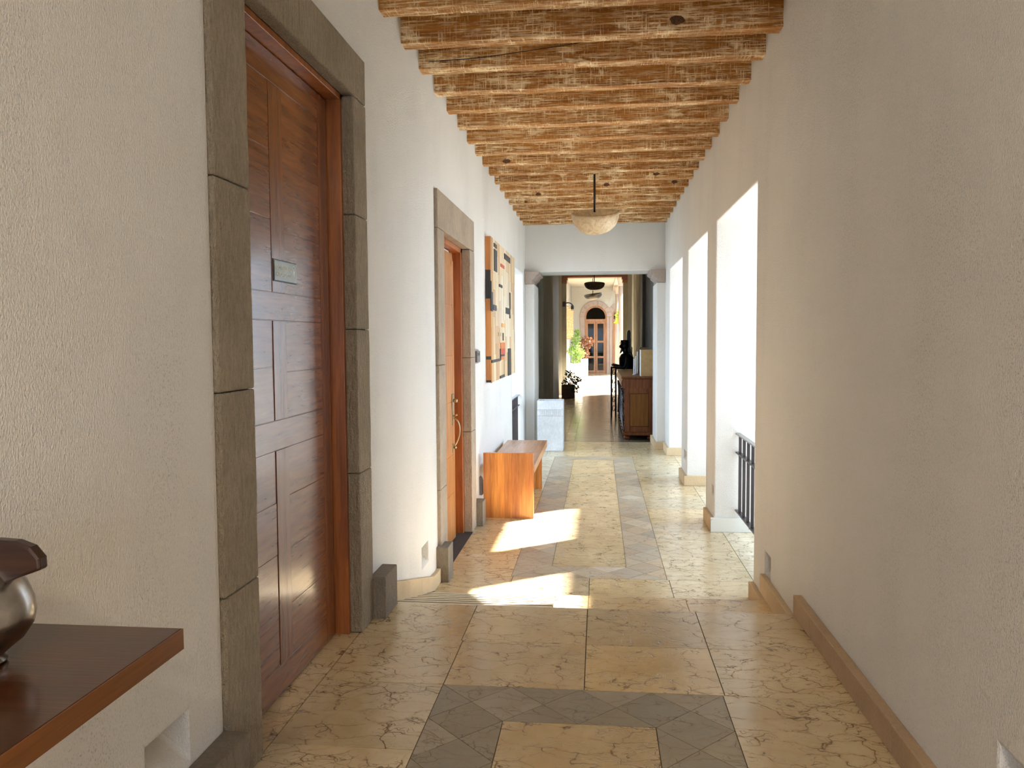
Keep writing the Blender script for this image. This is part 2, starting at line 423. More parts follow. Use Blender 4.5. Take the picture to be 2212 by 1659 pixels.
# ------------------------------------------------------------------ floors
CR = (.62, .51, .33); GR = (.48, .42, .32); YE = (.68, .53, .30)
def jit(c, a=.07):
    k = 1+R.uniform(-a, a); h = R.uniform(-a, a)*.35
    return (c[0]*k*(1+h), c[1]*k, c[2]*k*(1-h*2))
class Floor:
    def __init__(s): s.bm = new(); s.t = s.bm.loops.layers.float_color.new('tint'); s.s = s.bm.loops.layers.float_color.new('shift')
    def poly(s, pts, z, col, a, gap=.0022, top=.0):
        n = len(pts); cx = sum(p[0] for p in pts)/n; cy = sum(p[1] for p in pts)/n
        # inset every edge by gap
        P = []
        ar = sum(pts[i][0]*pts[(i+1) % n][1]-pts[(i+1) % n][0]*pts[i][1] for i in range(n))
        if ar < 0: pts = pts[::-1]
        for i in range(n):
            p0, p1, p2 = Vector(pts[i-1]), Vector(pts[i]), Vector(pts[(i+1) % n])
            e1 = (p1-p0).normalized(); e2 = (p2-p1).normalized()
            n1 = Vector((-e1.y, e1.x)); n2 = Vector((-e2.y, e2.x)); m = (n1+n2)
            k = gap/max(.2, (1+n1.dot(n2)))
            P.append(p1+m*k)
        lo = [s.bm.verts.new((p.x, p.y, z-.004)) for p in P]; hi = [s.bm.verts.new((p.x, p.y, z)) for p in P]
        fs = [s.bm.faces.new(hi)]
        for i in range(n): fs.append(s.bm.faces.new((lo[i], lo[(i+1) % n], hi[(i+1) % n], hi[i])))
        sh = (R.random(), R.random(), R.random(), 1)
        for f in fs:
            for l in f.loops: l[s.t] = (*col, a); l[s.s] = sh
    def rect(s, x0, x1, y0, y1, z, col=CR, a=1., gap=.0022): s.poly([(x0, y0), (x1, y0), (x1, y1), (x0, y1)], z, jit(col), a, gap)
    def cells(s, x0, y0, nx, ny, cx, cy, z, skip, pal=None):
        # stone band of square cells crossed by both diagonals: rhombi over the cell sides, triangles at the rims
        A = {}
        band = lambda i, j: 0 <= i < nx and 0 <= j < ny and not skip(i, j)
        for i in range(nx):
            for j in range(ny):
                if not band(i, j): continue
                xa, ya = x0+i*cx, y0+j*cy; m = (xa+cx/2, ya+cy/2)
                k = [(xa, ya), (xa+cx, ya), (xa+cx, ya+cy), (xa, ya+cy)]
                def col(): return jit(R.choice(pal or [GR, GR, (.50, .43, .33), (.60, .54, .44), (.44, .36, .27), (.54, .44, .31), (.42, .37, .30)]), .06)
                if band(i+1, j): s.poly([k[1], (xa+1.5*cx, ya+cy/2), k[2], m], z, col(), .25, .0014)
                else: s.poly([k[1], k[2], m], z, col(), .25, .0014)
                if not band(i-1, j): s.poly([k[3], k[0], m], z, col(), .25, .0014)
                if band(i, j+1): s.poly([k[3], m, k[2], (xa+cx/2, ya+1.5*cy)], z, col(), .25, .0014)
                else: s.poly([k[2], k[3], m], z, col(), .25, .0014)
                if not band(i, j-1): s.poly([k[0], k[1], m], z, col(), .25, .0014)
cw = .297
fl = Floor()
# landing in the foreground, z = 0
XS = [-1.345, -1.195, -.672, -.06, .525, XR]
for a, b_ in ((3.87, 4.40), (3.36, 3.87)):
    fl.rect(-1.215, -.68 if a > 3.8 else -.672, a, b_, 0); fl.rect(-.68 if a > 3.8 else -.672, -.062, a, b_, 0); fl.rect(-.062, .525, a, b_, 0, YE if a < 3.8 else CR); fl.rect(.525, XR, a, b_, 0)
for y0, y1 in ((2.8, 3.36), (2.1, 2.8), (1.4, 2.1), (.7, 1.4), (0, .7), (-.7, 0), (-1.4, -.7), (-2.1, -1.4), (-2.8, -2.1), (-4, -2.8)):
    fl.rect(-1.215, -.672, y0, y1, 0)
for y0, y1 in ((2.68, 3.36), (2.0, 2.68), (1.35, 2.), (.7, 1.35), (0, .7), (-.7, 0), (-1.4, -.7), (-2.1, -1.4), (-2.8, -2.1), (-4, -2.8)):
    fl.rect(.516, XR, y0, y1, 0)
ny = 20; cy = .308
fl.cells(-.672, 3.36-ny*cy, 4, ny, cw, cy, 0, lambda i, j: 0 < i < 3 and 0 < j < ny-1, [(.33, .30, .235), (.36, .325, .26), (.31, .28, .225)])
yy = 3.36-cy
while yy > 3.36-(ny-1)*cy+.01:
    fl.rect(-.375, .219, max(yy-1.09, 3.36-(ny-1)*cy), yy, 0); yy -= 1.09
for y0, y1 in ((2.65, 3.05), (3.05, 3.72), (3.72, 3.93)): fl.rect(-1.345, -1.215, y0, y1, 0)
bx = new(); box(bx, -1.62, XR+.02, -4, 4.395, -.55, -.0042)
fg = obj('floor', fl.bm, 'tile', norm=False); tag(fg, 'raised foreground landing of veined cream stone with grey diamond inlay', 'floor', kind='structure')
g = obj('grout_bed', bx, 'grout', fg)
b = new(); box(b, -1.15, XR, 4.395, 4.402, -.5, -.001, 0); 
fr = Floor(); 
for x0, x1 in ((-.27, .525), (.525, XR)): pass
g2 = obj('riser', b, 'base', fg)
# intermediate tread
ft = Floor()
for x0, x1 in ((-.265, -.065), (-.065, .55), (.55, 1.085)): ft.rect(x0, x1, 4.402, 5.15, -.17, YE)
b = new(); box(b, -.27, XR, 4.402, 5.146, -.55, -.1742); box(b, -.268, XR, 5.146, 5.15, -.5, -.1742)
o = obj('stair_step', ft.bm, 'tile', norm=False); tag(o, 'single stone step between the foreground landing and the long corridor', 'step', kind='structure')
obj('step_body', b, 'base', o)
# long corridor
fc = Floor()
for x0, x1, c in ((-1.22, -.66, CR), (-.66, -.07, CR), (-.07, .53, YE), (.53, 1.16, CR)): fc.rect(x0, x1, 5.15, 6.09, L, c)
ys = [6.09, 6.72, 7.40, 8.05, 8.7, 9.35, 10.0, 10.65, 11.3, 11.95, 12.42]
for i, (y0, y1) in enumerate(zip(ys, ys[1:])): fc.rect(-1.34, -.672, y0, y1, L, YE if i in (1, 4) else CR)
ysr = [6.09, 6.67, 7.33, 8.0, 8.64, 9.29, 9.95, 10.6, 11.25, 11.9, 12.42]
for i, (y0, y1) in enumerate(zip(ysr, ysr[1:])): fc.rect(.516, 1.16, y0, y1, L, YE if i in (3, ) else CR)
for i in range(14): fc.rect(1.16, 1.75, 5.15+i*.65, 5.15+(i+1)*.65, L, (.70, .60, .42))
nyc = 20; cyc = (12.42-6.09)/nyc
fc.cells(-.672, 6.09, 4, nyc, cw, cyc, L, lambda i, j: 0 < i < 3 and 0 < j < nyc-1)
yc = [6.09+cyc, 7.45, 8.6, 9.65, 10.9, 12.42-cyc]
for y0, y1 in zip(yc, yc[1:]): fc.rect(-.375, .219, y0, y1, L)
for y0, y1, xs in ((12.42, 13.0, (-1.34, -.82, -.38, .22, .66, 1.16)), (13.0, 13.6, (-1.34, -.95, -.38, -.08, .22, .8, 1.16)), (13.6, 14.2, (-1.34, -.66, -.38, .22, .5, 1.16))):
    for x0, x1 in zip(xs, xs[1:]): fc.rect(x0, x1, y0, y1, L)
for i in range(4): fc.rect(-1.9, -1.34, 11.25+i*.5, 11.75+i*.5, L)
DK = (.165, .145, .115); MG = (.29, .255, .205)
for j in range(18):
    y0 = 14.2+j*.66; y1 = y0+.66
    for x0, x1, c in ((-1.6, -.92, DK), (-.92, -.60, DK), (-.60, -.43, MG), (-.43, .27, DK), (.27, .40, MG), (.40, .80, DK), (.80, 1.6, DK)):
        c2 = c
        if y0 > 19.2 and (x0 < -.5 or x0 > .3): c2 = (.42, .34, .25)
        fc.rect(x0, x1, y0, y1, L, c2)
for j in range(17):
    y0 = 26.08+j*.95
    for i in range(6):
        x0 = -2+i*.7; fc.rect(x0, x0+.7, y0, y0+.95, L, R.choice([(.60, .48, .34), (.5, .4, .3), (.66, .52, .36)]))
fcor = obj('floor', fc.bm, 'tile', norm=False); tag(fcor, 'long corridor floor of cream stone tiles with grey inlaid border', 'floor', kind='structure')
b = new(); box(b, -2, 1.75, 5.15, 14.3, -.6, L-.0042); box(b, -2, 2.6, 14.3, 42.4, -.6, L-.0042)
obj('grout_bed', b, 'grout', fcor)

# ribbed ramp along the left wall
M['ribs'] = plain('pale_ramp_ribs', (.66, .58, .44), .5); M['gap_shade'] = plain('painted_gap_shade', (.10, .07, .045), .7)
b = new(); n = 7; y0, y1 = 4.402, 5.65
def rz(y): return -.004+(L+.004)*(y-y0)/(y1-y0)
prism(b, [(y0, L-.02), (y1, L-.02), (y1, rz(y1)-.001), (y0, rz(y0)-.001)], 'X', XL, -.27, 1)  # dark body top paints the shade in the gaps between ribs
for i in range(n):
    a, c = y0+(y1-y0)*i/n, y0+(y1-y0)*(i+1)/n-.07
    prism(b, [(a, rz(a)-.002), (c, rz(c)-.002), (c, rz(c)+.003), (a, rz(a)+.003)], 'X', XL+.001, -.268, 0)
solo('ramp', b, ['ribs', 'gap_shade'], (-.75, 5, L), 'ribbed stone ramp beside the step, against the left wall', 'ramp', kind='structure')

# skirting
b = new(); prism(b, [(4.36, .0), (4.40, -.02), (5.68, L), (5.90, L), (5.90, -.235), (5.80, -.235), (5.66, -.225), (4.40, .115), (4.36, .12)], 'X', XL, -1.188)
box(b, XL, -1.19, 8.0, 11.3, L, -.22); box(b, XL, -1.19, 13.1, 13.36, L, -.22)
o = obj('baseboard_left', b, 'base', bevel=.004); tag(o, 'cream stone skirting along the left wall, sloping beside the ramp', 'skirting', kind='structure')
b = new()
ysk = [-3, -1.2, 0, 1.1, 2.33, 2.93, 3.66, 4.03, 4.40]
for y0, y1 in zip(ysk, ysk[1:]): box(b, 1.042, XR, y0+.001, y1-.001, 0, .109)
o = obj('baseboard_right', b, 'fbase', bevel=.004); tag(o, 'brown stone skirting along the right wall of the landing', 'skirting', kind='structure')
b = new(); box(b, 1.05, XR, 4.40, 5.34, -.174, -.052); box(b, 1.05, XR, 5.151, 5.70, L, -.222)
for y0, y1 in ((8.27, 10.075), (7.67, 8.28)): pass
for ya, yb in ((7.66, 8.20), (10.045, 10.70), (12.61, 13.42)):
    box(b, 1.05, XR, ya+.001, yb, L, -.215)
for ya in (10.045, 12.61): box(b, 1.05, 1.70, ya, ya+.03, L, -.215)
box(b, .905, 1.05, 13.31, 13.36, L, -.22); box(b, .905, .945, 13.36, 14.3, L, -.22)
box(b, 1.05, 1.085, 5.70, 5.735, L, -.222)
o = obj('baseboard_right', b, 'base', bevel=.004); tag(o, 'cream stone skirting round the piers of the right wall', 'skirting', kind='structure')
s = N('chipped_white_paint'); f, _ = s.noise(22, detail=5, rough=.7); f2, _ = s.noise(3)
m_ = s.math('MULTIPLY', s.rng(f, .55, .58), s.rng(f2, .45, .6))
M['chip'] = s.out(s.mix(m_, (.72, .72, .68), (.26, .21, .17)), .7)
b = new(); box(b, 1.05, 1.70, 7.655, 7.685, L, -.205)
o = obj('baseboard_right', b, 'chip', bevel=.004); tag(o, 'skirting with chipped white paint at the first pier by the railing', 'skirting', kind='structure')

# fill lamp added unseen behind the camera to brighten the landing
t = thing('added_fill_lamp', 'round fill lamp added unseen behind the camera', 'fill lamp', (0, -2.4, 3.53))
b = new(); lathe(b, [(.20, 3.46), (.22, 3.48), (.22, 3.53)], 0, -2.4, 32); obj('fill_lamp_body', b, 'white', t)
ld = bpy.data.lights.new('fill_lamp_light', 'AREA'); ld.shape = 'DISK'; ld.size = .36; ld.energy = 38; ld.color = (1, .80, .58)
lo = bpy.data.objects.new('fill_lamp_light', ld); COL.objects.link(lo); lo.location = (0, -2.4, 3.45)

# ------------------------------------------------------------------ door 1
d1 = thing('door_1', 'tall varnished wooden door in a chiselled tan stone surround with a small sign', 'door', (-1.27, 3.3, 0), kind='structure')
b = new()
X0, X1 = -1.265, -1.202
def stack(b, y0, y1, zs, x0, x1):
    for a, c in zip(zs, zs[1:]): box(b, x0, x1, y0, y1, a+.0015, c-.0015)
stack(b, 2.445, 2.705, [0, .66, 1.33, 2.02, 2.70], X0, X1)
stack(b, 3.925, 4.14, [0, .82, 1.55, 2.12, 2.70], X0, X1)
for y0, y1 in ((2.445, 3.05), (3.05, 3.22), (3.22, 4.14)): box(b, X0, X1, y0+.0015, y1-.0015, 2.705, 2.93)
box(b, -1.62, X0, 2.445, 2.70, 0, 2.93); box(b, -1.62, X0-.03, 3.96, 4.14, 0, 2.93); box(b, -1.62, X0, 2.70, 3.96, 2.75, 2.93)
bmesh.ops.subdivide_edges(b, edges=[e for e in b.edges if e.calc_length() > .3], cuts=6, use_grid_fill=True)
for v in b.verts:
    if abs(v.co.x-X1) < .01 or v.co.y < 4:
        q = noise.noise(v.co*9)*.004; v.co.x += q*.6; v.co.y += noise.noise(v.co*7+Vector((5, 5, 5)))*.003
obj('stone_surround', b, 'stone', d1, bevel=.006)
b = new()
box(b, -1.345, -1.262, 3.90, 3.93, 0, 2.72); box(b, -1.345, -1.262, 2.705, 3.93, 2.675, 2.705); box(b, -1.40, -1.30, 3.93, 3.962, 0, 2.75)
box(b, -1.345, -1.262, 2.70, 2.73, 0, 2.70); box(b, -1.40, -1.30, 2.70, 3.93, 2.705, 2.75)
obj('door_frame', b, 'framew', d1, bevel=.003)
b = new(); box(b, -1.385, -1.334, 2.735, 3.885, .006, 2.672)
leaf = obj('door_leaf', b, 'leafv', d1)
b = new(); xs = -1.3305
# members: rails and panels have grain across, stiles upright
def mem(y0, y1, z0, z1, mi, dx=0): box(b, -1.34, xs+dx, y0+.0012, y1-.0012, z0+.0012, z1-.0012, mi)
mem(2.735, 2.90, .006, 2.672, 1); mem(3.765, 3.885, .006, 2.672, 1)
mem(2.90, 3.765, 2.55, 2.672, 0); mem(2.90, 3.765, 1.58, 1.695, 0); mem(2.90, 3.765, 1.04, 1.165, 0); mem(2.90, 3.765, .006, .13, 0)
for za, zb, rows in ((1.695, 2.55, 3), (1.165, 1.58, 2), (.13, 1.04, 4)):
    mem(3.185, 3.325, za, zb, 1, .001)
    for ya, yb in ((2.90, 3.185), (3.325, 3.765)):
        zz = [za]+[za+(zb-za)*(i+1)/rows+R.uniform(-.04, .04) for i in range(rows-1)]+[zb]
        for q0, q1 in zip(zz, zz[1:]): mem(ya, yb, q0, q1, 0, R.uniform(-.0015, .0005)-.001)
for v in b.verts:
    if v.co.x > -1.335: v.co.x += noise.noise(Vector((0, v.co.y*3, v.co.z*2)))*.002
obj('panelling', b, ['leafh', 'leafv'], leaf, bevel=.0012, seg=1)
# sign: SOLO PERSONAL AUTORIZADO
def textmesh(body, size, align='CENTER'):
    cu = bpy.data.curves.new('t', 'FONT'); cu.body = body; cu.size = size; cu.align_x = align; cu.extrude = .0004; cu.offset = size*.012
    o = bpy.data.objects.new('t', cu); COL.objects.link(o)
    dg = bpy.context.evaluated_depsgraph_get(); dg.update()
    me = bpy.data.meshes.new_from_object(o.evaluated_get(dg)); bpy.data.objects.remove(o); bpy.data.curves.remove(cu)
    return me
def addtext(bm, body, size, loc, mi, sx=1.):
    me = textmesh(body, size); m = Matrix(((0, 0, 1, loc[0]), (sx, 0, 0, loc[1]), (0, 1, 0, loc[2]), (0, 0, 0, 1)))
    k = len(bm.faces); me.transform(m); bm.from_mesh(me); bm.faces.ensure_lookup_table()
    for f in bm.faces[k:]: f.material_index = mi
    bpy.data.meshes.remove(me)
b = new(); box(b, xs-.002, xs+.004, 3.195, 3.448, 1.742, 1.834, 0); box(b, xs+.004, xs+.006, 3.203, 3.444, 1.747, 1.829, 1)
bmesh.ops.recalc_face_normals(b, faces=b.faces)
xt = xs+.0065
addtext(b, 'SOLO PERSONAL', .0235, (xt, 3.293, 1.793), 2, .98); addtext(b, 'AUTORIZADO', .0235, (xt, 3.293, 1.765), 2, .98)
def ringf(cy_, cz, ry, rz_, t, n=28):
    for i in range(n):
        a0, a1 = 2*PI*i/n, 2*PI*(i+1)/n
        f = b.faces.new([b.verts.new((xt, cy_+math.cos(a)*(ry+d), cz+math.sin(a)*(rz_+d))) for a, d in ((a0, 0), (a0, t), (a1, t), (a1, 0))]); f.material_index = 2
ringf(3.412, 1.788, .023, .030, .0022)
f = b.faces.new([b.verts.new((xt, 3.412+math.cos(2*PI*i/10)*.0042, 1.804+math.sin(2*PI*i/10)*.0048)) for i in range(10)]); f.material_index = 2
f = b.faces.new([b.verts.new((xt, 3.412+p, 1.788+q)) for p, q in ((-.0075, .010), (-.0075, -.006), (-.004, -.006), (-.0035, -.024), (.0035, -.024), (.004, -.006), (.0075, -.006), (.0075, .010))]); f.material_index = 2
o = obj('sign_plate', b, ['dark', 'signbg', 'signtx'], leaf, norm=False); o['label'] = 'small grey sign reading SOLO PERSONAL AUTORIZADO'
def plinth(x0, x1, y0, y1, z0, z1, parent, ch=.02):
    b = new(); prism(b, [(x0, z0), (x1, z0), (x1, z1-ch*.2), (x1-ch*.2, z1), (x0, z1)], 'Y', y0, y1)
    return obj('plinth_block', b, 'plinth', parent, bevel=.004)
plinth(XL, -1.135, 4.14, 4.385, 0, .228, d1); plinth(XL, -1.135, 2.17, 2.445, 0, .225, d1)

# ------------------------------------------------------------------ door 2
d2 = thing('door_2', 'golden wooden door with brass handle in a smooth tan stone surround', 'door', (-1.27, 6.8, L), kind='structure')
b = new(); X0, X1 = -1.272, -1.192
stack(b, 5.95, 6.205, [L, .35, 1.3, 2.33], X0, X1); stack(b, 7.46, 7.725, [L, .62, 1.32, 2.33], X0, X1)
for y0, y1 in ((5.95, 6.75), (6.75, 7.725)): box(b, X0, X1, y0+.0015, y1-.0015, 2.333, 2.62)
box(b, -1.62, X0, 5.95, 6.20, L, 2.62); box(b, -1.62, X0-.03, 7.50, 7.73, L, 2.62); box(b, -1.62, X0, 6.2, 7.5, 2.38, 2.62)
obj('stone_surround', b, 'stone2', d2, bevel=.006)
b = new(); box(b, -1.35, -1.27, 7.40, 7.47, L, 2.36); box(b, -1.35, -1.27, 6.205, 7.47, 2.29, 2.36); box(b, -1.35, -1.27, 6.2, 6.225, L, 2.3)
box(b, -1.42, -1.35, 7.30, 7.50, L, 2.38)
obj('door_frame', b, 'door2f', d2, bevel=.003)
b = new(); prism(b, [(6.23, L+.01), (7.245, L+.01), (7.245, 2.21), (7.22, 2.25), (7.18, 2.265), (6.23, 2.265)], 'X', -1.365, -1.318)
leaf2 = obj('door_leaf', b, 'door2', d2, bevel=.004)
b = new(); zz = [L+.01, .1, .45, .93, 1.35, 1.8, 2.15]
for a, c in zip(zz, zz[1:]): box(b, -1.32, -1.3145, 6.24, 7.16, a+.002, c-.002)
box(b, -1.32, -1.3135, 7.163, 7.243, L+.01, 2.2)
obj('planks', b, 'door2', leaf2, bevel=.002)
b = new(); box(b, -1.36, -1.322, 7.275, 7.29, .95, 2.2); tube(b, [(-1.335, 6.3, 2.275), (-1.335, 7.1, 2.275), (-1.332, 7.20, 2.25), (-1.33, 7.27, 2.17)], .007)
o = obj('weather_strip', b, 'white', d2); 
b = new(); box(b, -1.42, -1.36, 7.25, 7.40, L, 2.29); obj('door_gap_stop', b, 'dark', d2)  # near-black box paints the dark of the gap beside the leaf
b = new(); box(b, -1.316, -1.302, 7.10, 7.17, .87, 1.0); lathe(b, [(.018, 0), (.018, .03), (.012, .035)], n=14, xf=lambda p: Vector((-1.302+p.z, 7.135+p.x, .94+p.y)))
o = obj('door_lock', b, 'brass', leaf2, bevel=.003); o['label'] = 'brass deadbolt'
b = new(); box(b, -1.316, -1.304, 7.11, 7.165, .72, .88); box(b, -1.316, -1.304, 7.12, 7.155, .47, .55)
tube(b, bez((-1.306, 7.137, .78), (-1.235, 7.137, .78), (-1.225, 7.137, .60), (-1.306, 7.137, .525), 14), [.007]*15)
tube(b, [(-1.304, 7.13, .80), (-1.27, 7.13, .815)], .009)
lathe(b, [(.004, 0), (.014, .008), (.012, .02), (.002, .026)], n=12, xf=lambda p: Vector((-1.304+p.z, 7.137+p.x, .515+p.y)))
o = obj('door_handle', b, 'brass', leaf2, bevel=.002); o['label'] = 'curved brass pull handle'
b = new(); box(b, -1.33, -1.19, 6.0, 7.47, L, L+.004); o = obj('threshold', b, 'thresh', d2)
plinth(XL, -1.128, 5.895, 6.09, L, -.075, d2); plinth(XL, -1.128, 7.71, 7.92, L, -.105, d2)

# ------------------------------------------------------------------ small fittings on the left wall
b = new(); box(b, XL, -1.205, 7.79, 8.04, 1.25, 1.39, 0); box(b, -1.205, -1.185, 7.81, 8.01, 1.265, 1.375, 1)
box(b, -1.185, -1.183, 7.84, 7.98, 1.33, 1.36, 2)
M['grey'] = plain('grey_plastic', (.13, .12, .12), .4)
solo('card_reader', b, ['steel', 'grey', 'dark'], (XL, 7.9, 1.25), 'small dark wall-mounted box beside the golden door, left of the wall art', 'wall fitting', bevel=.005)
b = new(); prism(b, [(XL, -.11), (-1.19, -.11), (-1.185, -.07), (-1.19, .03), (-1.20, .06), (XL, .08)], 'Y', 8.1, 8.2)
solo('wall_cover', b, 'grey', (XL, 8.15, -.11), 'small grey cover low on the wall behind the wooden bench', 'wall fitting', bevel=.004)

# ------------------------------------------------------------------ wall art: a panel inlaid with wood pieces
Mx = None
def ray(u, v):
    co = C.camera.matrix_world; d = Vector(((u-1106)/F, -(v-829.5)/F, -1)); return co.to_3x3() @ d
XA = -1.155
def art_pt(cx, cy):     # position on the panel face measured from the photograph
    d = ray(940+cx/3.95, 480+cy/3.95); t = (XA-0)/d.x; return d.y*t, 1.5+d.z*t
art = thing('wall_art', 'tall abstract wall panel of inlaid wood pieces with black and red blocks', 'wall art', (XL, 9.85, 1.0))
Y0, Y1, Z0, Z1 = 8.655, 11.12, 1.02, 2.60
b = new(); box(b, XL+.002, XA-.006, Y0, Y1, Z0, Z1)
b.loops.layers.float_color.new('tint'); paint(b, b.faces, (.62, .25, .07))
for za, zb in ((1.93, 2.24), (Z0, 1.045), (1.27, 1.305)):
    box(b, XL+.004, XA-.006, Y0-.002, Y0, za, zb, 0, (.035, .033, .032))
obj('panel', b, 'art', art)
b = new(); b.loops.layers.float_color.new('tint')
pal = [(.62, .40, .19), (.72, .52, .28), (.58, .33, .16), (.80, .64, .40), (.68, .47, .27), (.82, .70, .50), (.52, .33, .18), (.76, .57, .33)]
y = Y0; cols = []
while y < Y1-.01:
    wd = min(R.choice([.14, .17, .2, .24]), Y1-y)
    z = Z0
    while z < Z1-.01:
        hh = min(R.choice([.2, .3, .42, .6]), Z1-z)
        if Z1-z-hh < .08: hh = Z1-z
        c = R.choice(pal); cc = (y+wd/2, z+hh/2)
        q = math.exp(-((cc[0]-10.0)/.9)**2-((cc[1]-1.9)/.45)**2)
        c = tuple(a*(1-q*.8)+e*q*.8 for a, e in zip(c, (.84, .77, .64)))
        if y < Y0+.1: c = (.62, .36, .15)
        th = R.uniform(0, .004)
        box(b, XA-.008, XA-.003+th, y+.0008, y+wd-.0008, z+.0008, z+hh-.0008, 0, c); z += hh
    y += wd
BK = (.035, .033, .034); RD = (.62, .085, .035); OR = (.72, .22, .05)
def piece(x0, x1, t0, b0, c, th=.007):
    ya, za = art_pt(x0, t0); yb, _ = art_pt(x1, t0); _, zb = art_pt(x0, b0)
    box(b, XA-.006, XA+th, max(ya, Y0), min(yb, Y1), max(Z0, min(za, zb)), min(Z1, max(za, zb)), 0, c)
for p in ((500, 522, 176, 208, BK), (500, 524, 226, 412, BK), (588, 636, 264, 312, BK), (458, 474, 492, 752, BK), (470, 488, 590, 757, BK), (485, 520, 700, 748, BK),
          (545, 570, 527, 550, BK), (601, 638, 728, 780, BK), (632, 640, 600, 740, BK), (620, 643, 1078, 1335, BK), (555, 590, 1130, 1147, BK), (553, 590, 1312, 1335, BK),
          (458, 552, 1182, 1207, BK), (553, 557, 1080, 1180, BK), (458, 477, 1380, 1398, BK), (632, 640, 790, 820, BK), (577, 580, 945, 1010, BK),
          (557, 587, 352, 378, RD), (555, 592, 1080, 1130, RD), (557, 592, 1028, 1080, OR), (560, 586, 1150, 1176, OR), (567, 595, 862, 896, (.78, .42, .14)), (538, 560, 940, 972, (.55, .40, .22))):
    piece(*p)
obj('inlay', b, 'art', art, norm=True)

# ------------------------------------------------------------------ bench
bn = thing('bench', 'wooden plank bench with solid square end panels against the left wall', 'bench', (-.92, 9.0, L))
def planks(b, n, x0, x1, y0, y1, z0, z1, axis='X'):
    for i in range(n):
        k = R.uniform(.78, 1.1); c = (k, k*R.uniform(.93, 1.04), k*R.uniform(.85, 1.05))
        if axis == 'X': box(b, x0+(x1-x0)*i/n+.0004, x0+(x1-x0)*(i+1)/n-.0004, y0, y1, z0, z1, 0, c)
        else: box(b, x0, x1, y0+(y1-y0)*i/n, y0+(y1-y0)*(i+1)/n, z0, z1, 0, c)
b = new(); b.loops.layers.float_color.new('tint'); planks(b, 7, -1.175, -.662, 8.085, 8.14, L, .33); obj('end_panel', b, 'bench', bn)
b = new(); b.loops.layers.float_color.new('tint'); planks(b, 7, -1.175, -.69, 9.70, 9.76, L, .115); obj('end_panel', b, 'bench', bn)
b = new(); b.loops.layers.float_color.new('tint'); planks(b, 5, -1.16, -.655, 8.141, 10.2, .115, .195); obj('seat', b, 'benchy', bn)

# ------------------------------------------------------------------ railings in the openings
def railing(label, x, ya, yb, zb, zm, zt, step, wdt=.045):
    t = thing('railing', label, 'railing', (x, (ya+yb)/2, zb))
    b = new()
    for z in (zb, zm, zt): 
        b2 = new(); box(b2, x-wdt/2, x+wdt/2, ya, yb, z, z+.014); obj('rail', b2, 'ironlight' if z == zt else 'iron', t, bevel=.002)
    b.free()
    y = yb-.12
    while y > ya+.05:
        b = new(); box(b, x-.0125, x+.0125, y-.012, y+.012, zb+.0141, zt-.001); obj('bar', b, 'iron', t, bevel=.002); y -= step
railing('black iron railing across the first bright opening on the right', 1.30, 5.735, 7.68, -.14, .41, .585, .205)
railing('dark iron railing across the deep opening in the left wall, past the wall art', -1.32, 11.3, 13.1, -.2, .40, .565, .13, .06)

# ------------------------------------------------------------------ white planter box by the left pilaster
pl = thing('planter_box', 'tall white carved stone planter box beside the left pilaster, behind the bench', 'planter', (-.775, 13.14, L))
x0, x1, y0, y1, z0, z1 = -.99, -.572, 12.95, 13.34, L+.012, .485
b = new()
for q in ((x0, x1, y0, y0+.035), (x0, x1, y1-.035, y1), (x0, x0+.035, y0+.035, y1-.035), (x1-.035, x1, y0+.035, y1-.035)): box(b, *q, z0, z1)
box(b, x0+.035, x1-.035, y0+.035, y1-.035, z0, z1-.12)
box(b, x0+.01, x1-.01, y0+.01, y1-.01, L, z0)
obj('planter_body', b, 'whiteplanter', pl, bevel=.004)
b = new()
for z in (.235, .335): box(b, x0-.001, x1+.001, y0-.003, y0+.001, z, z+.005)
xx = x0+.06
for i, g in enumerate((.02, .02, .035, .02, .02, .045, .02, .02, .035, .02, .02)):
    box(b, xx, xx+.0035, y0-.003, y0+.001, .245, .33); xx += g+.006
box(b, x0+.11, x0+.14, y0-.003, y0+.001, .25, .254); box(b, x0+.22, x0+.25, y0-.003, y0+.001, .25, .254)
M['carve'] = plain('carved_line', (.36, .37, .38), .8)
obj('carved_band', b, 'carve', pl)

# ------------------------------------------------------------------ pendant lamps
s = N('pale_onyx'); f, _ = s.noise(9, detail=5, rough=.7, dist=1.5); vv, _ = s.vor(16, s.map((1, 1, 1)), 'DISTANCE_TO_EDGE')
oc = s.mix(s.rng(f, .35, .65), (.62, .44, .24), (.84, .72, .50)); oc = s.mix(s.rng(vv, 0, .05, .5, 0), oc, (.92, .85, .68))
tr = s.n('BsdfTranslucent'); s.l(oc, tr.inputs[0]); s.out(oc, .35); mx = s.n('MixShader'); mx.inputs[0].default_value = .38
s.l(s.b.outputs[0], mx.inputs[1]); s.l(tr.outputs[0], mx.inputs[2]); s.l(mx.outputs[0], s.o.inputs[0]); M['onyx'] = s.m
s = N('shaded_brown_onyx'); f, _ = s.noise(9, detail=5, rough=.7, dist=1.5)  # darker onyx copy, backlight shade put into the colour
oc = s.mix(s.rng(f, .35, .65), (.14, .09, .045), (.34, .24, .13)); tr = s.n('BsdfTranslucent'); s.l(oc, tr.inputs[0]); s.out(oc, .35); mx = s.n('MixShader'); mx.inputs[0].default_value = .2
s.l(s.b.outputs[0], mx.inputs[1]); s.l(tr.outputs[0], mx.inputs[2]); s.l(mx.outputs[0], s.o.inputs[0]); M['onyx2'] = s.m
M['onyx3'] = plain('shaded_amber_onyx', (.035, .022, .008), .4, var=.4)  # bowl colour darkened to stand for backlight
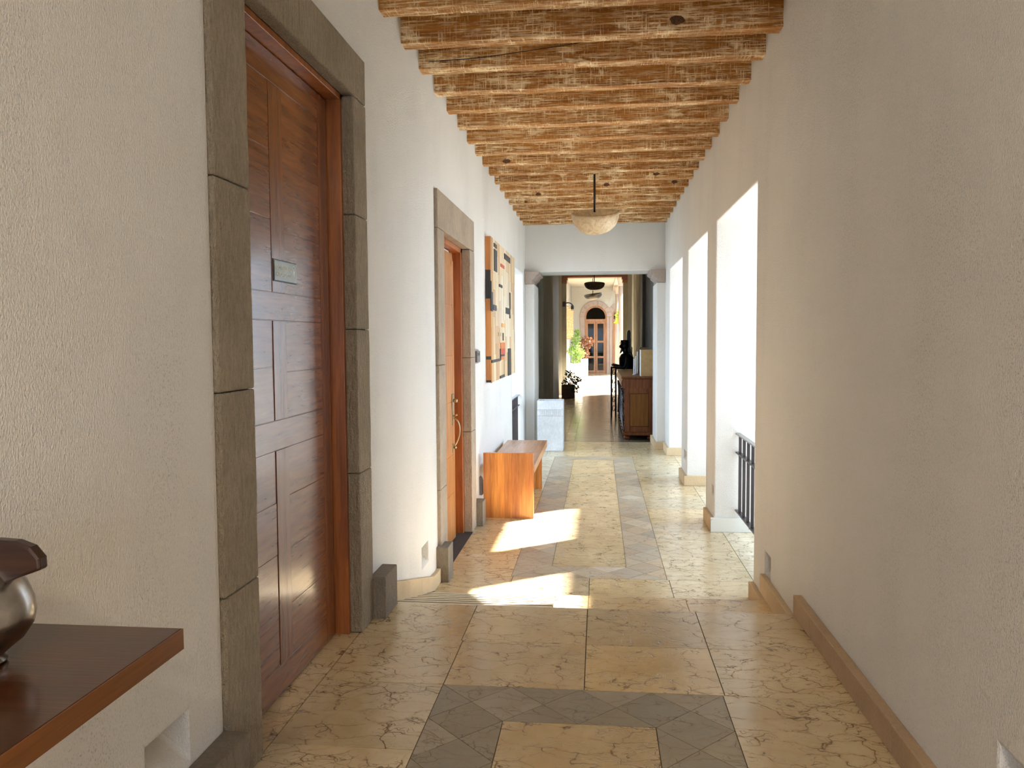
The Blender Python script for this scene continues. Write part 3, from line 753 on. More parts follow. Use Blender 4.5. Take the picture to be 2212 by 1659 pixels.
def lamp(x, y, rim, R0, ztop, label, tilt, roll, mat, dep=.235):
    t = thing('pendant_lamp', label, 'pendant lamp', (x, y, ztop), 'onyx bowl pendant lamps hung along the corridor')
    b = new(); prof = []
    n = 12
    for i in range(n+1):
        a = PI/2*i/n; prof.append((max(.012, R0*math.sin(a)**.72), -dep*math.cos(a)))
    inner = [(max(.008, r-.014), z+.012) for r, z in prof][::-1]
    rot = Matrix.Rotation(roll, 3, 'Y') @ Matrix.Rotation(tilt, 3, 'X')
    cy_ = y-R0*.93 if tilt > 0 else y
    def xf(p):
        th = math.atan2(p.y, p.x); k = 1+.035*math.sin(3*th+1)+.02*math.sin(5*th)
        return rot @ Vector((p.x*k, p.y*k, p.z)) + Vector((x, cy_, rim))
    N_ = 40; rings = []
    for r, z in prof+inner[:-1]:
        rings.append([b.verts.new(xf(Vector((math.cos(2*PI*i/N_)*r, math.sin(2*PI*i/N_)*r, z)))) for i in range(N_)])
    for p, q in zip(rings, rings[1:]):
        for i in range(N_): b.faces.new((p[i], p[(i+1) % N_], q[(i+1) % N_], q[i])).smooth = True
    b.faces.new(rings[0][::-1]); b.faces.new(rings[-1])
    obj('lamp_bowl', b, mat, t)
    b = new(); zb = rim+math.sin(max(tilt, 0))*R0*.93
    tube(b, [(x, y, ztop), (x, y, zb-.02)], .0125, 12)
    obj('lamp_rod', b, 'black', t)
lamp(-.045, 9.20, 2.86, .262, 3.335, 'pale cream onyx bowl pendant lamp hanging nearest under the beams', math.radians(17), math.radians(-1.5), 'onyx', .225)
lamp(-.115, 21.8, 2.93, .27, 4.06, 'bowl pendant lamp coloured dark as if backlit, the upper of two seen beyond the header', math.radians(14), 0, 'onyx2', .17)
lamp(-.20, 28.3, 2.99, .31, 4.1, 'bowl pendant lamp coloured darkest as if backlit, the lower of two seen beyond the header', math.radians(8), math.radians(-8), 'onyx3', .18)

# ------------------------------------------------------------------ foreground console table and silver urn
tb = thing('console_table', 'dark polished wooden console table at the lower left corner', 'table', (-1.0, .9, 0))
b = new(); box(b, XL+.004, -.821, -.2, 1.481, .905, .931); obj('tabletop', b, 'table', tb, bevel=.0015)
b = new(); box(b, -.8208, -.818, -.2, 1.483, .889, .9305); box(b, XL+.004, -.8208, 1.4812, 1.483, .889, .9305); box(b, XL+.006, -.8208, -.2, 1.4812, .889, .9048)
o = obj('table_edge', b, 'tabedge', tb, bevel=.001)
for x, y in ((-1.18, -.15), (-.90, -.15), (-1.18, .72), (-.90, .72)):
    b = new(); box(b, x-.025, x+.025, y-.025, y+.025, 0, .8885); obj('leg', b, 'table', tb, bevel=.003)
urn = thing('coffee_pot', 'round tarnished silver pot with dark wooden handle on the console table', 'pot', (-1.095, 1.275, .932))
ux, uy, uz = -1.095, 1.275, .932
prof = [(r_, z_+uz) for r_, z_ in [(.05, 0), (.053, .006), (.046, .013), (.06, .026), (.081, .043), (.096, .066), (.1, .085), (.097, .11), (.087, .138), (.07, .163), (.053, .18), (.046, .188), (.05, .198), (.046, .204), (.03, .214), (.012, .223), (.014, .23), (.01, .238), (.003, .242)]]
b = new(); lathe(b, prof, ux, uy, 40); obj('pot_body', b, 'silver', urn)
b = new()
pts = [(-.01, .245), (.02, .268), (.06, .277), (.10, .275), (.130, .265), (.148, .245), (.149, .225), (.10, .208), (.078, .198), (.074, .180), (.060, .165), (.050, .180), (.030, .21), (.0, .235)]
prism(b, [(ux+px*.95, uz+pz*.985-.046) for px, pz in pts], 'Y', uy-.012, uy+.012)
obj('pot_handle', b, 'ebony', urn, bevel=.005, seg=3)

# ------------------------------------------------------------------ reception hall beyond the header
M['rstone'] = stone('fluted_olive_panel', (.38, .35, .26), .5, 0, False)
M['rgrey'] = stone('grey_textured_panel', (.36, .34, .30), .8, 0, False)
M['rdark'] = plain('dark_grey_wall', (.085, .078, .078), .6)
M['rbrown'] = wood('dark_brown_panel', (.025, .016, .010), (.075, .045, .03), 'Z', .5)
M['cream'] = plain('cream_wall', (.55, .54, .48), .8, var=.04)
M['rcap'] = plain('red_brown_stone', (.28, .125, .07), .7)
b = new()
box(b, -1.9, -1.30, 14.3, 14.5, -.6, 3.9); box(b, -1.9, -1.30, 15.9, 17.6, -.6, 3.9); box(b, -1.9, -1.30, 14.5, 15.9, 3.1, 3.9); box(b, -1.9, -1.30, 14.5, 15.9, -.6, .1); box(b, -1.9, -1.30, 24.9, 26, -.6, 4.3, 2)  # gap left as an invented opening, out of view, to light the hall
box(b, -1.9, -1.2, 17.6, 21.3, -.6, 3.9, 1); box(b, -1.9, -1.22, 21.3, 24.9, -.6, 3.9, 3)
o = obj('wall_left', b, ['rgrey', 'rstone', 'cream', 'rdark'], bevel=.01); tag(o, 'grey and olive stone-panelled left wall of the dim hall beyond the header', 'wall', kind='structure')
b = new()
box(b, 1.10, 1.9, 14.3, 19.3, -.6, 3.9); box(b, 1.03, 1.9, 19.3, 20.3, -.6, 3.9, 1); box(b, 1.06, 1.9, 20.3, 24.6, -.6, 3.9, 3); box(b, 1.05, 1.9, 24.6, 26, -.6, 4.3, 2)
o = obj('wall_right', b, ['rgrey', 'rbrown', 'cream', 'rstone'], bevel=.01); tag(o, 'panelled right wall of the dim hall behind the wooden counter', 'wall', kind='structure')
b = new(); box(b, -1.9, 1.9, 14.3, 26.3, 3.9, 4.2)
o = obj('ceiling', b, 'ceil'); tag(o, 'pale ceiling of the dim hall', 'ceiling', kind='structure')
# painted wood panel on the left wall of the hall
b = new(); box(b, -1.298, -1.26, 15.95, 17.35, .5, 2.45); box(b, -1.262, -1.245, 16.3, 16.7, 1.05, 1.35, 1)
solo('wall_panel', b, ['rbrown', 'grey'], (-1.28, 16.6, .5), 'large dark brown wooden panel on the grey wall, left side of the dim hall', 'wall panel', bevel=.005)
# arch between hall and gallery
for q, lab in (((-1.9, -1.173, -.6, 4.3), 'pale wall left of the opening into the bright gallery'), ((.923, 1.9, -.6, 4.3), 'pale wall right of the opening into the bright gallery'), ((-1.173, .923, 3.502, 4.3), 'pale wall above the opening into the bright gallery')):
    b = new(); box(b, q[0], q[1], 25.95, 26.3, q[2], q[3], 0)
    o = obj('wall_far', b, 'cream'); tag(o, lab, 'wall', kind='structure')
for x0, x1, lab in ((-1.172, -1.03, 'left pilaster with brown capital framing the bright gallery'), (.777, .922, 'right pilaster with brown capital framing the bright gallery')):
    t = thing('stone_pilaster', lab, 'pilaster', ((x0+x1)/2, 26, L), 'pilasters framing the bright gallery')
    b = new(); box(b, x0, x1, 25.93, 26.3, L, 3.24); obj('shaft', b, 'rstone', t, bevel=.01)
    b = new(); e0, e1 = (1, 0) if x0 < 0 else (0, 1); box(b, x0-.02*e1, x1+.02*e0, 25.90, 26.32, 3.24, 3.34); box(b, x0-.044*e1, x1+.044*e0, 25.88, 26.34, 3.34, 3.419); obj('capital', b, 'rcap', t, bevel=.02)
b = new(); box(b, -1.17, .92, 25.90, 26.34, 3.42, 3.50); solo('lintel_beam', b, 'rcap', (-.12, 26.1, 3.42), 'red-brown lintel resting across the two far pilasters', 'lintel', bevel=.006)

# counter
M['ctr'] = wood('mahogany', (.085, .022, .005), (.19, .06, .014), 'Z', .4, 0, spec=.2)
M['ctr2'] = wood('mahogany_panel', (.12, .045, .008), (.20, .08, .016), 'Z', .5, 0, spec=.15)
ct = thing('reception_counter', 'antique mahogany counter with panelled end at the right of the hall', 'counter', (.72, 16.2, L))
b = new(); box(b, .46, .965, 14.53, 18.0, -.20, .60); obj('body', b, 'ctr', ct)
b = new(); prism(b, [(.44, .58), (.41, .62), (.40, .68), (.415, .74), (.44, .765), (.97, .765), (.97, .58)], 'Y', 14.505, 18.02); obj('cornice', b, 'ctr', ct, bevel=.012, seg=3)
b = new(); box(b, .405, .985, 14.47, 18.06, .765, .80); obj('countertop', b, 'ctr', ct, bevel=.008)
b = new()
for q in ((.46, .552, -.20, .60), (.895, .968, -.20, .60), (.552, .895, .495, .60), (.552, .895, -.20, -.10)): box(b, q[0], q[1], 14.505, 14.535, q[2], q[3])
obj('end_frame', b, 'ctr', ct, bevel=.006)
b = new(); box(b, .556, .891, 14.515, 14.54, -.096, .491); obj('end_panel', b, 'ctr2', ct, bevel=.008)
b = new(); box(b, .43, .98, 14.49, 18.05, -.26, -.20); obj('base_moulding', b, 'ctr', ct, bevel=.012, seg=3)
for y in (14.57, 17.9):
    for x in (.50, .92):
        b = new(); lathe(b, [(.03, L), (.055, L+.02), (.055, L+.05), (.03, L+.08)], x, y, 16); obj('foot', b, 'ctr', ct)
# carved front facing the corridor
M['carved'] = plain('carved_polished_iron', (.10, .085, .085), .22, .8)
b = new()
for j in range(6):
    y = 14.75+j*.56
    for k in range(14):
        a = 2*PI*k/14
    for (rr, zc) in ((.11, .40), (.13, .10), (.08, .62), (.06, -.12)):
        pts = [(.445-.02*math.sin(3*t), y+.2*math.cos(t)*rr/.12*.9, zc+rr*math.sin(t)) for t in [2*PI*i/18 for i in range(19)]]
        tube(b, pts, .013, 6)
    tube(b, bez((.45, y-.25, -.18), (.40, y-.1, .1), (.46, y+.1, .3), (.42, y+.25, .56), 10), .016, 6)
    box(b, .44, .462, y+.27, y+.30, -.2, .58)
obj('carved_front', b, 'carved', ct)
# iron stand beyond the counter
st = thing('iron_screen', 'black scrolled iron screen standing at the far corridor-side end of the counter', 'screen', (.36, 18.9, L))
b = new()
for x in (.30, .40): tube(b, [(x, 18.7, L), (x, 18.7, .80)], .018, 6); tube(b, [(x, 19.4, L), (x, 19.4, .80)], .018, 6)
tube(b, [(.28, 18.7, .8), (.42, 18.7, .8)], .014, 6); tube(b, [(.30, 18.7, .8), (.30, 19.4, .8)], .014, 6)
obj('frame', b, 'black', st)
b = new()
for i in range(5):
    zc = -.15+i*.21; pts = [(.35+.045*math.cos(t)*(1-.1*t), 18.7, zc+.09*math.sin(t)*(1-.1*t)) for t in [i2*.5 for i2 in range(14)]]; b = new(); tube(b, pts, .008, 6); obj('scroll', b, 'black', st)

# box and papers on the counter
M['card'] = plain('tan_card', (.46, .30, .13), .7); M['card2'] = plain('brown_card', (.16, .09, .04), .7)
b = new(); box(b, .757, .965, 14.62, 14.95, .8, 1.275)
b2 = b; box(b2, .752, .757, 14.62, 14.95, .8, 1.275, 1)
solo('card_box', b2, ['card', 'white'], (.86, 14.8, .8), 'upright tan cardboard box on the near end of the counter', 'box', bevel=.003)
b = new(); box(b, .80, .97, 15.9, 16.4, .8, 1.30); solo('card_box', b, 'card2', (.88, 16.1, .8), 'dark brown box standing behind the tan box on the counter', 'box', bevel=.003)
for i, (x, yy_, h) in enumerate(((.655, 15.2, .30), (.70, 15.5, .34), (.745, 15.75, .42))):
    b = new(); box(b, x, x+.012, yy_, yy_+.2, .8, .8+h); box(b, x-.02, x+.03, yy_+.02, yy_+.18, .8, .806)
    solo('brochure_holder', b, 'white', (x, yy_, .8), ('shortest, leftmost', 'middle', 'tallest, rightmost')[i]+' of three slim white upright cards on the counter', 'card stand', 'slim cards on the counter')

# ------------------------------------------------------------------ dark statue behind the counter
def skin_obj(name, pts, edges, radii, mat, parent, sub=1):
    off = Vector((0, 0, 0)); q = parent
    while q is not None: off += q.location; q = q.parent
    me = bpy.data.meshes.new(name); me.from_pydata([Vector(p)-off for p in pts], edges, [])
    o = bpy.data.objects.new(name, me); COL.objects.link(o); o.parent = parent
    sk = o.modifiers.new('skin', 'SKIN')
    me.attributes if False else None
    if not me.skin_vertices:
        bpy.context.view_layer.objects.active = o
    for i, r in enumerate(radii):
        me.skin_vertices[0].data[i].radius = r if isinstance(r, tuple) else (r, r)
    me.skin_vertices[0].data[0].use_root = True
    sk.use_smooth_shade = True
    m = o.modifiers.new('sub', 'SUBSURF'); m.levels = sub; m.render_levels = sub
    dg = bpy.context.evaluated_depsgraph_get(); dg.update()
    me2 = bpy.data.meshes.new_from_object(o.evaluated_get(dg)); o.modifiers.clear(); o.data = me2; me2.name = name
    me2.materials.clear(); me2.materials.append(M[mat])
    for p in me2.polygons: p.use_smooth = True
    bpy.data.meshes.remove(me)
    return o
M['bronze'] = plain('black_bronze', (.018, .013, .011), .35, .3)
sx_, sy_ = .63, 19.75
stt = thing('statue', 'black life-size statue of a bearded capped man with hands held out, beyond the counter', 'statue', (sx_, sy_, L))
z = L
P = [(sx_+.03, sy_, z+.95), (sx_+.05, sy_, z+1.15), (sx_+.05, sy_, z+1.36), (sx_+.03, sy_, z+1.46), (sx_, sy_, z+1.54), (sx_-.01, sy_, z+1.66),
     (sx_+.04, sy_-.17, z+1.37), (sx_+.0, sy_-.20, z+1.12), (sx_-.17, sy_-.18, z+1.10), (sx_-.24, sy_-.17, z+1.12),
     (sx_+.04, sy_+.17, z+1.37), (sx_+.0, sy_+.20, z+1.12), (sx_-.17, sy_+.18, z+1.14), (sx_-.24, sy_+.17, z+1.17),
     (sx_+.03, sy_-.10, z+.88), (sx_+.03, sy_-.10, z+.48), (sx_+.04, sy_-.10, z+.06), (sx_+.03, sy_+.10, z+.88), (sx_+.03, sy_+.10, z+.48), (sx_+.04, sy_+.10, z+.06)]
Ed = [(0, 1), (1, 2), (2, 3), (3, 4), (4, 5), (2, 6), (6, 7), (7, 8), (8, 9), (2, 10), (10, 11), (11, 12), (12, 13), (0, 14), (14, 15), (15, 16), (0, 17), (17, 18), (18, 19)]
Rd = [.15, .14, .16, .065, .07, .085, .075, .055, .045, .035, .075, .055, .045, .035, .10, .08, .06, .10, .08, .06]
k = len(P)
for s0, hz, dy in ((9, z+1.12, -.17), (13, z+1.17, .17)):
    for i, (ang, ln) in enumerate(((-.5, .055), (-.2, .075), (.0, .08), (.2, .075), (1.0, .06))):
        P.append((sx_-.24-ln*.55*math.cos(ang*.6), sy_+dy+(i-2)*.016, hz+math.sin(ang)*ln*.5)); P.append((sx_-.24-ln*math.cos(ang*.6), sy_+dy+(i-2)*.02, hz+math.sin(ang)*ln*.9))
        Ed += [(s0, len(P)-2), (len(P)-2, len(P)-1)]; Rd += [.011, .008]
bo = skin_obj('body', P, Ed, Rd, 'bronze', stt)
hb = new(); hb.from_mesh(bo.data); off = stt.location
hm = bmesh.ops.create_uvsphere(hb, u_segments=20, v_segments=14, radius=1)
for v in hm['verts']:
    x, y, q = v.co; k = 1-.22*max(0, -q)
    v.co = Vector((sx_-.005+x*.105*k, sy_+y*.085*k, L+1.625+q*.125))-off
    if x < -.93 and abs(y) < .3 and -.4 < q < .25: v.co.x -= .035*(1-abs(q+.1)*2)
for f in hb.faces: f.smooth = True
hb.to_mesh(bo.data); hb.free()
b = new(); lathe(b, [(.22, L+.02), (.21, L+.3), (.18, L+.9), (.165, L+1.08), (.175, L+1.22), (.175, L+1.34), (.13, L+1.43), (.06, L+1.47)], sx_+.04, sy_, 28, sy=1.3); obj('coat', b, 'bronze', stt)
b = new(); lathe(b, [(.08, L+1.68), (.095, L+1.70), (.10, L+1.76), (.085, L+1.78)], sx_+.0, sy_, 20); box(b, sx_-.12, sx_-.06, sy_-.06, sy_+.06, L+1.695, L+1.715); obj('cap', b, 'bronze', stt, bevel=.005)
b = new(); prism(b, [(sx_-.085, L+1.58), (sx_-.11, L+1.50), (sx_-.12, L+1.44), (sx_-.07, L+1.48), (sx_-.03, L+1.52), (sx_-.04, L+1.58)], 'Y', sy_-.03, sy_+.03); prism(b, [(sx_-.08, L+1.66), (sx_-.12, L+1.60), (sx_-.08, L+1.60)], 'Y', sy_-.012, sy_+.012); obj('beard', b, 'bronze', stt, bevel=.01)
b = new(); prism(b, [(sx_-.02, L+1.40), (sx_+.16, L+1.50), (sx_+.20, L+1.38), (sx_+.12, L+1.30)], 'Y', sy_-.12, sy_+.12); obj('collar', b, 'bronze', stt, bevel=.015)
b = new(); box(b, .70, .79, 20.2, 20.6, L, 1.62); prism(b, [(.70, 1.62), (.79, 1.62), (.775, 1.67), (.745, 1.69), (.71, 1.66)], 'Y', 20.2, 20.6)
solo('carved_post', b, 'bronze', (.745, 20.4, L), 'tall black carved post standing right behind the statue', 'post', bevel=.006)
b = new(); box(b, .80, .88, 21.2, 21.3, L, 1.25); solo('white_board', b, 'white', (.84, 21.25, L), 'narrow white upright board just right of the statue', 'board', bevel=.004)

# ------------------------------------------------------------------ plants
def leafmat(name, c):
    s = N(name); f, _ = s.noise(14); col = s.mix(s.rng(f, .3, .7), tuple(q*.7 for q in c), tuple(min(1, q*1.25) for q in c))
    s.out(col, .5); tr = s.n('BsdfTranslucent'); s.l(col, tr.inputs[0]); mx = s.n('MixShader'); mx.inputs[0].default_value = .3
    s.l(s.b.outputs[0], mx.inputs[1]); s.l(tr.outputs[0], mx.inputs[2]); s.l(mx.outputs[0], s.o.inputs[0]); return s.m
M['leafg'] = leafmat('light_green_leaves', (.26, .42, .10)); M['leafd'] = leafmat('dark_leaves', (.03, .045, .025)); M['leafr'] = leafmat('reddish_leaves', (.22, .10, .05)); M['leafy'] = leafmat('yellow_green_leaves', (.50, .60, .08))
M['bark'] = plain('bark', (.25, .15, .09), .9)
def leaves(b, blobs, n, size, asp=.5):
    for _ in range(n):
        c, r = R.choice(blobs)
        d = Vector((R.gauss(0, 1), R.gauss(0, 1), R.gauss(0, 1))).normalized()*r*R.uniform(.35, 1)
        p = Vector(c)+d; u = (d.normalized()+Vector((R.gauss(0, .5), R.gauss(0, .5), R.gauss(0, .5)))).normalized()
        v = u.cross(Vector((R.gauss(0, 1), R.gauss(0, 1), R.gauss(0, 1)))).normalized(); w_ = u.cross(v)*.15; s_ = size*R.uniform(.6, 1.3)
        q = [p, p+(u*.5+v*asp*.5+w_)*s_, p+u*s_, p+(u*.5-v*asp*.5+w_)*s_]
        b.faces.new([b.verts.new(x) for x in q])
def square_pot(b, cx, cy_, w_, z0, z1, tw=.03):
    h = w_/2
    for q in ((cx-h, cx+h, cy_-h, cy_-h+tw), (cx-h, cx+h, cy_+h-tw, cy_+h), (cx-h, cx-h+tw, cy_-h+tw, cy_+h-tw), (cx+h-tw, cx+h, cy_-h+tw, cy_+h-tw)): box(b, *q, z0, z1)
    box(b, cx-h+tw, cx+h-tw, cy_-h+tw, cy_+h-tw, z0, z1-.08)
M['soil'] = plain('soil', (.05, .035, .025), .95)
# small tree in white planter, sunlit
t = thing('potted_tree', 'small light green tree in a tall white square planter, in the sunlit gallery', 'potted plant', (-.84, 29.8, L))
b = new(); square_pot(b, -.84, 29.8, .44, L, .55); obj('planter', b, 'white', t, bevel=.01)
b = new(); tube(b, [(-.84, 29.8, .46), (-.83, 29.8, .9), (-.86, 29.8, 1.3), (-.84, 29.8, 1.6)], [.025, .02, .014, .006], 8); tube(b, [(-.83, 29.8, .9), (-.68, 29.75, 1.15)], .01, 6); obj('trunk', b, 'bark', t)
b = new(); leaves(b, [((-.84, 29.8, 1.45), .16), ((-.86, 29.8, 1.2), .19), ((-.84, 29.8, .95), .24), ((-.66, 29.75, .92), .16), ((-.98, 29.8, 1.0), .15), ((-.82, 29.8, .7), .16), ((-.78, 29.8, 1.68), .09)], 900, .075, .7); obj('foliage', b, 'leafg', t, norm=False)
t = thing('potted_plant', 'red and green leafy plant in a pale planter beside the arched glass doors', 'potted plant', (-.69, 39.2, L))
b = new(); square_pot(b, -.69, 39.2, .36, L, .48); obj('planter', b, 'white', t, bevel=.01)
b = new(); tube(b, [(-.69, 39.2, .4), (-.66, 39.2, .9), (-.6, 39.2, 1.3)], .02, 6); obj('stem', b, 'bark', t)
b = new(); leaves(b, [((-.62, 39.2, 1.25), .28), ((-.75, 39.2, 1.0), .28), ((-.7, 39.2, .7), .22), ((-.45, 39.2, 1.3), .15)], 260, .17, .6); obj('foliage', b, 'leafr', t, norm=False)
t = thing('potted_plant', 'dark trailing plant in a brown square planter at the hall edge', 'potted plant', (-.93, 24.75, L))
M['terra'] = wood('brown_planter_wood', (.085, .05, .03), (.15, .10, .065), 'X', .7)
b = new(); square_pot(b, -.93, 24.75, .40, L, .06); obj('planter', b, 'terra', t, bevel=.008)
b = new()
for e in ((-.75, 24.6, .35), (-.62, 24.5, .12), (-.66, 24.5, -.1), (-.9, 24.7, .42), (-1.05, 24.7, .15)): tube(b, bez((-.9, 24.7, .0), (-.9, 24.7, .2), (e[0], e[1], e[2]+.1), e, 6), .006, 5)
obj('stem', b, 'leafd', t)
b = new(); leaves(b, [((-.92, 24.7, .2), .15), ((-.82, 24.7, .30), .12), ((-.92, 24.7, .40), .08), ((-.72, 24.6, .20), .09), ((-.68, 24.55, .02), .10), ((-.70, 24.5, -.1), .08), ((-1.05, 24.7, .12), .07), ((-.60, 24.6, .22), .05)], 420, .07, .6); obj('foliage', b, 'leafd', t, norm=False)

# ------------------------------------------------------------------ bright gallery beyond
M['endst'] = stone('rose_tan_stone', (.48, .385, .32), .4, 0, False)
M['gwood'] = wood('amber_joinery', (.33, .15, .07), (.52, .27, .14), 'Z', .4)
s = N('window_glass'); s.out((.9, .95, .93), .02); s.b.inputs['Transmission Weight'].default_value = 1.; s.b.inputs['IOR'].default_value = 1.2; M['glass'] = s.m
b = new(); box(b, -2, -1.40, 26.3, 42.3, -.6, 4.4)
o = obj('wall_left', b, 'cream'); tag(o, 'pale left wall of the bright gallery', 'wall', kind='structure')
b = new(); box(b, -2, 1.75, 26.3, 42.4, 4.1, 4.4)
o = obj('ceiling', b, 'cream'); tag(o, 'pale ceiling of the bright gallery', 'ceiling', kind='structure')
def archpts(cx, r, z0, zs, n=16): return [(cx-r, z0)]+[(cx-r*math.cos(PI*i/n), zs+r*math.sin(PI*i/n)) for i in range(n+1)]+[(cx+r, z0)]
DC = (-.152, 1.262)
b = new(); box(b, -2, 4, 42.0, 42.35, -.6, 4.4)
cs = []
for cx in DC:
    c = new(); prism(c, archpts(cx, .57, -.7, 2.57), 'Y', 41.8, 42.5); cs.append(c)
b = boolean(b, cs); o = obj('wall_end', b, 'cream', norm=False); tag(o, 'pale end wall of the gallery with arched doorways', 'wall', kind='structure')
for i, cx in enumerate(DC):
    dn = thing('door_%d' % (3+i), ('arched glazed double door at the far end of the corridor', 'second arched glazed door, half hidden at the right of the far end')[i], 'door', (cx, 42, L), kind='structure')
    b = new(); zs = 2.57; n = 14
    def sector(r0, r1, a0, a1, y0, y1):
        p = [(cx-r0*math.cos(a), zs+r0*math.sin(a)) for a in (a0, (a0+a1)/2, a1)]+[(cx-r1*math.cos(a), zs+r1*math.sin(a)) for a in (a1, (a0+a1)/2, a0)]
        prism(b, p, 'Y', y0, y1)
    ro = .83 if i == 0 else .82
    for j in range(9): sector(.57, ro, PI*j/9+.006, PI*(j+1)/9-.006, 41.93+i*.01, 42.02)
    for s_ in (-1, 1):
        for za, zb in ((L, .6), (.6, 1.6), (1.6, 2.57)):
            xa, xb = sorted((cx+s_*.57, cx+s_*(ro-.03 if s_*(1-2*i) < 0 else .70))); box(b, xa, xb, 41.935, 42.02, za+.004, zb-.004)
    obj('stone_surround', b, 'endst', dn, bevel=.006)
    b = new()
    for j in range(12): sector(.49, .57, PI*j/12, PI*(j+1)/12, 42.02, 42.12)
    box(b, cx-.57, cx-.49, 42.02, 42.12, L, zs); box(b, cx+.49, cx+.57, 42.02, 42.12, L, zs); box(b, cx-.5, cx+.5, 42.02, 42.12, 2.33, 2.46)
    obj('door_frame', b, 'gwood', dn, bevel=.006)
    for s_ in (-1, 1):
        b = new(); xa, xb = sorted((cx+s_*.008, cx+s_*.487))
        box(b, xa, xa+.085, 42.03, 42.08, L+.01, 2.325); box(b, xb-.085, xb, 42.03, 42.08, L+.01, 2.325)
        for za, zb in ((L+.01, L+.14), (.44, .54), (1.24, 1.34), (2.22, 2.325)): box(b, xa+.085, xb-.085, 42.03, 42.08, za, zb)
        lf = obj('door_leaf', b, 'gwood', dn, bevel=.005)
        b = new(); box(b, xa+.085, xb-.085, 42.052, 42.060, L+.14, .44); box(b, xa+.085, xb-.085, 42.052, 42.060, .54, 1.24); box(b, xa+.085, xb-.085, 42.052, 42.060, 1.34, 2.22)
        obj('glass_pane', b, 'glass', lf)
    b = new(); prism(b, archpts(cx, .49, 2.46, zs+.0), 'Y', 42.06, 42.068); obj('fanlight_glass', b, 'glass', dn)
    b = new(); lathe(b, [(.012, 0), (.02, .03), (.006, .05)], n=10, xf=lambda p: Vector((cx-.05+p.x, 42.03-p.z, .75+p.y))); obj('door_knob', b, 'brass', dn)
# dark room behind the glass doors
b = new(); box(b, -2, 4, 45.5, 45.7, -.6, 4.4); box(b, -2, -1.9, 42.35, 45.5, -.6, 4.4); box(b, 3.9, 4, 42.35, 45.5, -.6, 4.4); box(b, -2, 4, 42.35, 45.5, 4.2, 4.4); box(b, -2, 4, 42.35, 45.5, -.6, L-.004)
o = obj('wall_back', b, 'rbrown'); tag(o, 'dark room seen through the arched glass doors', 'room', kind='structure')
for (x, lab) in ((-.45, 'pale armchair seen through the left glass leaf of the arched door'), (.15, 'pale armchair seen through the right glass leaf of the arched door')):
    t = thing('armchair', lab, 'armchair', (x, 43.3, L))
    b = new(); box(b, x-.2, x+.2, 43.1, 43.5, L+.35, L+.45); obj('seat', b, 'white', t, bevel=.03)
    b = new(); prism(b, [(x-.2, L+.45), (x+.2, L+.45), (x+.14, L+.98), (x-.16, L+1.0)], 'Y', 43.44, 43.5); obj('backrest', b, 'white', t, bevel=.02)
    for dx in (-.17, .17):
        for dy in (.12, .38): b = new(); tube(b, [(x+dx, 43.1+dy, L), (x+dx, 43.1+dy, L+.35)], .015, 6); obj('leg', b, 'gwood', t)
# arcade columns
def column(x, y, r, lab):
    t = thing('stone_column', lab, 'column', (x, y, L), 'arcade columns on the right of the gallery')
    b = new(); lathe(b, [(r*1.3, L), (r*1.3, L+.1), (r*1.05, L+.16), (r, L+.2), (r*.9, 3.5)], x, y, 24); obj('shaft', b, 'endst', t)
    b = new(); lathe(b, [(r*.9, 3.5), (r*1.05, 3.52), (r*.95, 3.55), (r*1.1, 3.66), (r*1.5, 3.78), (r*1.55, 3.84)], x, y, 24); box(b, x-r*1.6, x+r*1.6, y-r*1.6, y+r*1.6, 3.84, 3.90); obj('capital', b, 'endst', t)
column(.85, 37.4, .095, 'stone column with carved capital, nearest the arched doors')
column(.86, 31.8, .10, 'sunlit stone column of the arcade, between the hall and the yellow-green leaves')
b = new(); box(b, .70, 1.3, 26.3, 42.0, 3.90, 4.1); o = obj('trim_1', b, 'cream'); tag(o, 'pale beam above the arcade columns', 'beam', kind='structure')
# hanging blinds, left wall
M['blind'] = leafmat('cream_canvas', (.74, .58, .33))
for i, (y, zt) in enumerate(((28.4, 2.66), (31.2, 2.70), (34.4, 2.74), (37.6, 2.76))):
    t = thing('hanging_blind', ('nearest', 'second', 'third', 'farthest')[i]+' cream canvas blind hanging on the left side of the gallery', 'blind', (-1.30, y, zt), 'cream blinds along the left of the gallery')
    b = new(); box(b, -1.37, -1.17+.0*i, y, y+.02, 1.48, zt); obj('canvas', b, 'blind', t)
    b = new(); tube(b, [(-1.40, y+.01, zt+.015), (-1.15, y+.01, zt+.015)], .02, 8); obj('blind_rod', b, 'gwood', t); b = new(); tube(b, [(-1.36, y+.01, 1.46), (-1.17, y+.01, 1.46)], .015, 8); obj('blind_rod', b, 'gwood', t)
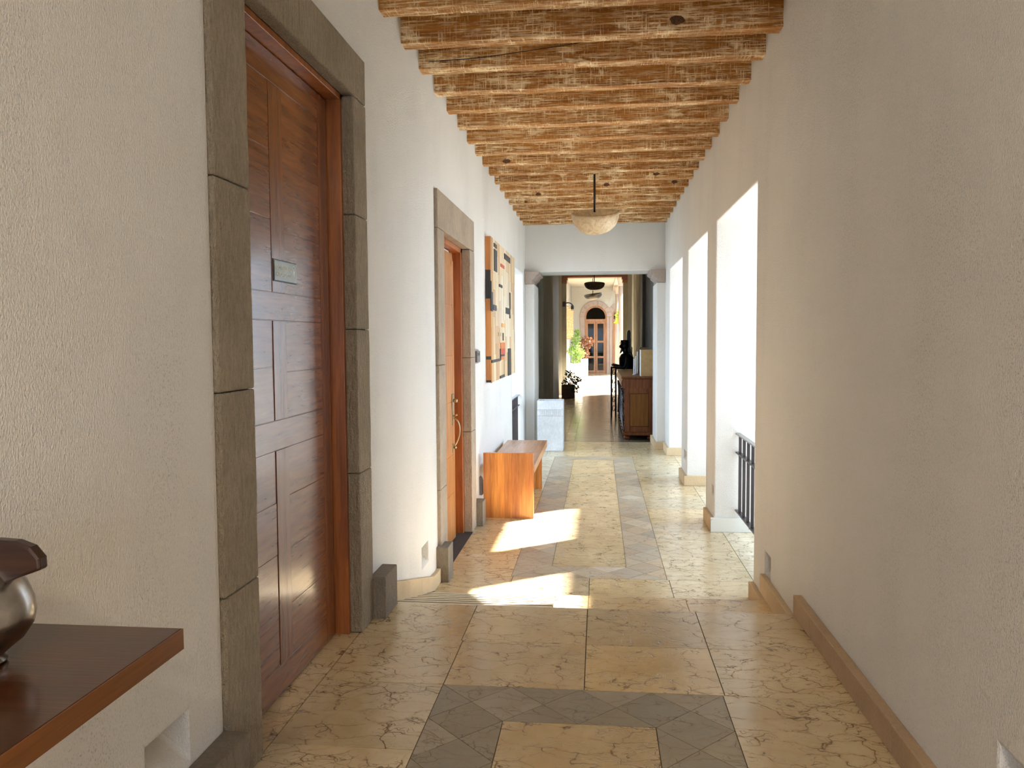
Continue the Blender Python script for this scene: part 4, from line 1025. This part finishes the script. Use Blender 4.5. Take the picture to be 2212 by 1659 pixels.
# wall lantern on the left pilaster
t = thing('wall_lantern', 'small iron wall lantern on the left pilaster at the gallery opening', 'wall lamp', (-1.1, 25.9, 2.3))
b = new(); box(b, -1.15, -1.06, 25.90, 25.93, 2.50, 2.66); tube(b, bez((-1.1, 25.91, 2.58), (-1.02, 25.85, 2.62), (-.92, 25.8, 2.66), (-.82, 25.8, 2.54), 8), .016, 6); obj('bracket', b, 'iron', t)
b = new(); lathe(b, [(.03, 2.0), (.05, 2.02), (.045, 2.12), (.02, 2.15)], -.83, 25.8, 10, xf=lambda p: Vector((p.x, p.y, p.z+.40))); obj('lantern_glass', b, 'grey', t)
# tree outside the arcade
t = thing('courtyard_tree', 'yellow-green sunlit leaves reaching in between the arcade columns', 'tree', (1.9, 34, L))
b = new(); tube(b, [(1.9, 34, L), (1.8, 34, 1.2), (1.4, 33.8, 2.0), (.95, 33.3, 2.25)], [.08, .06, .03, .01], 8); obj('trunk', b, 'bark', t)
b = new(); leaves(b, [((.92, 33.2, 2.42), .12), ((.90, 33.2, 2.18), .14), ((1.0, 33.2, 2.55), .15), ((1.5, 33.6, 2.5), .5), ((1.9, 34, 2.8), .7)], 500, .16, .5); obj('foliage', b, 'leafy', t, norm=False)

# ------------------------------------------------------------------ courtyards outside
b = new(); box(b, 1.75, 34, -30, 60, -.9, L-.02); box(b, -30, -2.0, -30, 60, -.9, L-.02)
o = obj('ground', b, 'ground'); tag(o, 'paved courtyards outside the corridor', 'ground', kind='structure')
b = new(); box(b, 1.75, 12, 2.2, 2.5, -.5, 9.5); box(b, 6.5, 6.9, 26, 60, -.5, 5.2)  # unseen walls added to cut sky light on reveals and gallery
o = obj('wall_sky_blocker', b, 'ext'); tag(o, 'unseen walls added outside the right openings to block sky light', 'wall', kind='structure')
b = new(); box(b, 4.59, 6.6, 6.5, 12.4, 5.0, 5.15); box(b, 3.5, 6.6, 12.4, 17.5, 5.0, 5.15)  # unseen slab added to trim the sun patches on the floor
o = obj('sun_blocker_slab', b, 'ext'); tag(o, 'unseen flat slab added over the courtyard to shape the sun patches', 'sun blocker', kind='structure')
b = new()
for x, y in ((6.5, 6.7), (6.5, 12), (6.5, 17.2), (4.6, 6.7), (3.7, 17.2)): box(b, x-.08, x+.08, y-.08, y+.08, -.5, 5.0)
obj('post', b, 'ext', o)  # posts under the added slab, also unseen
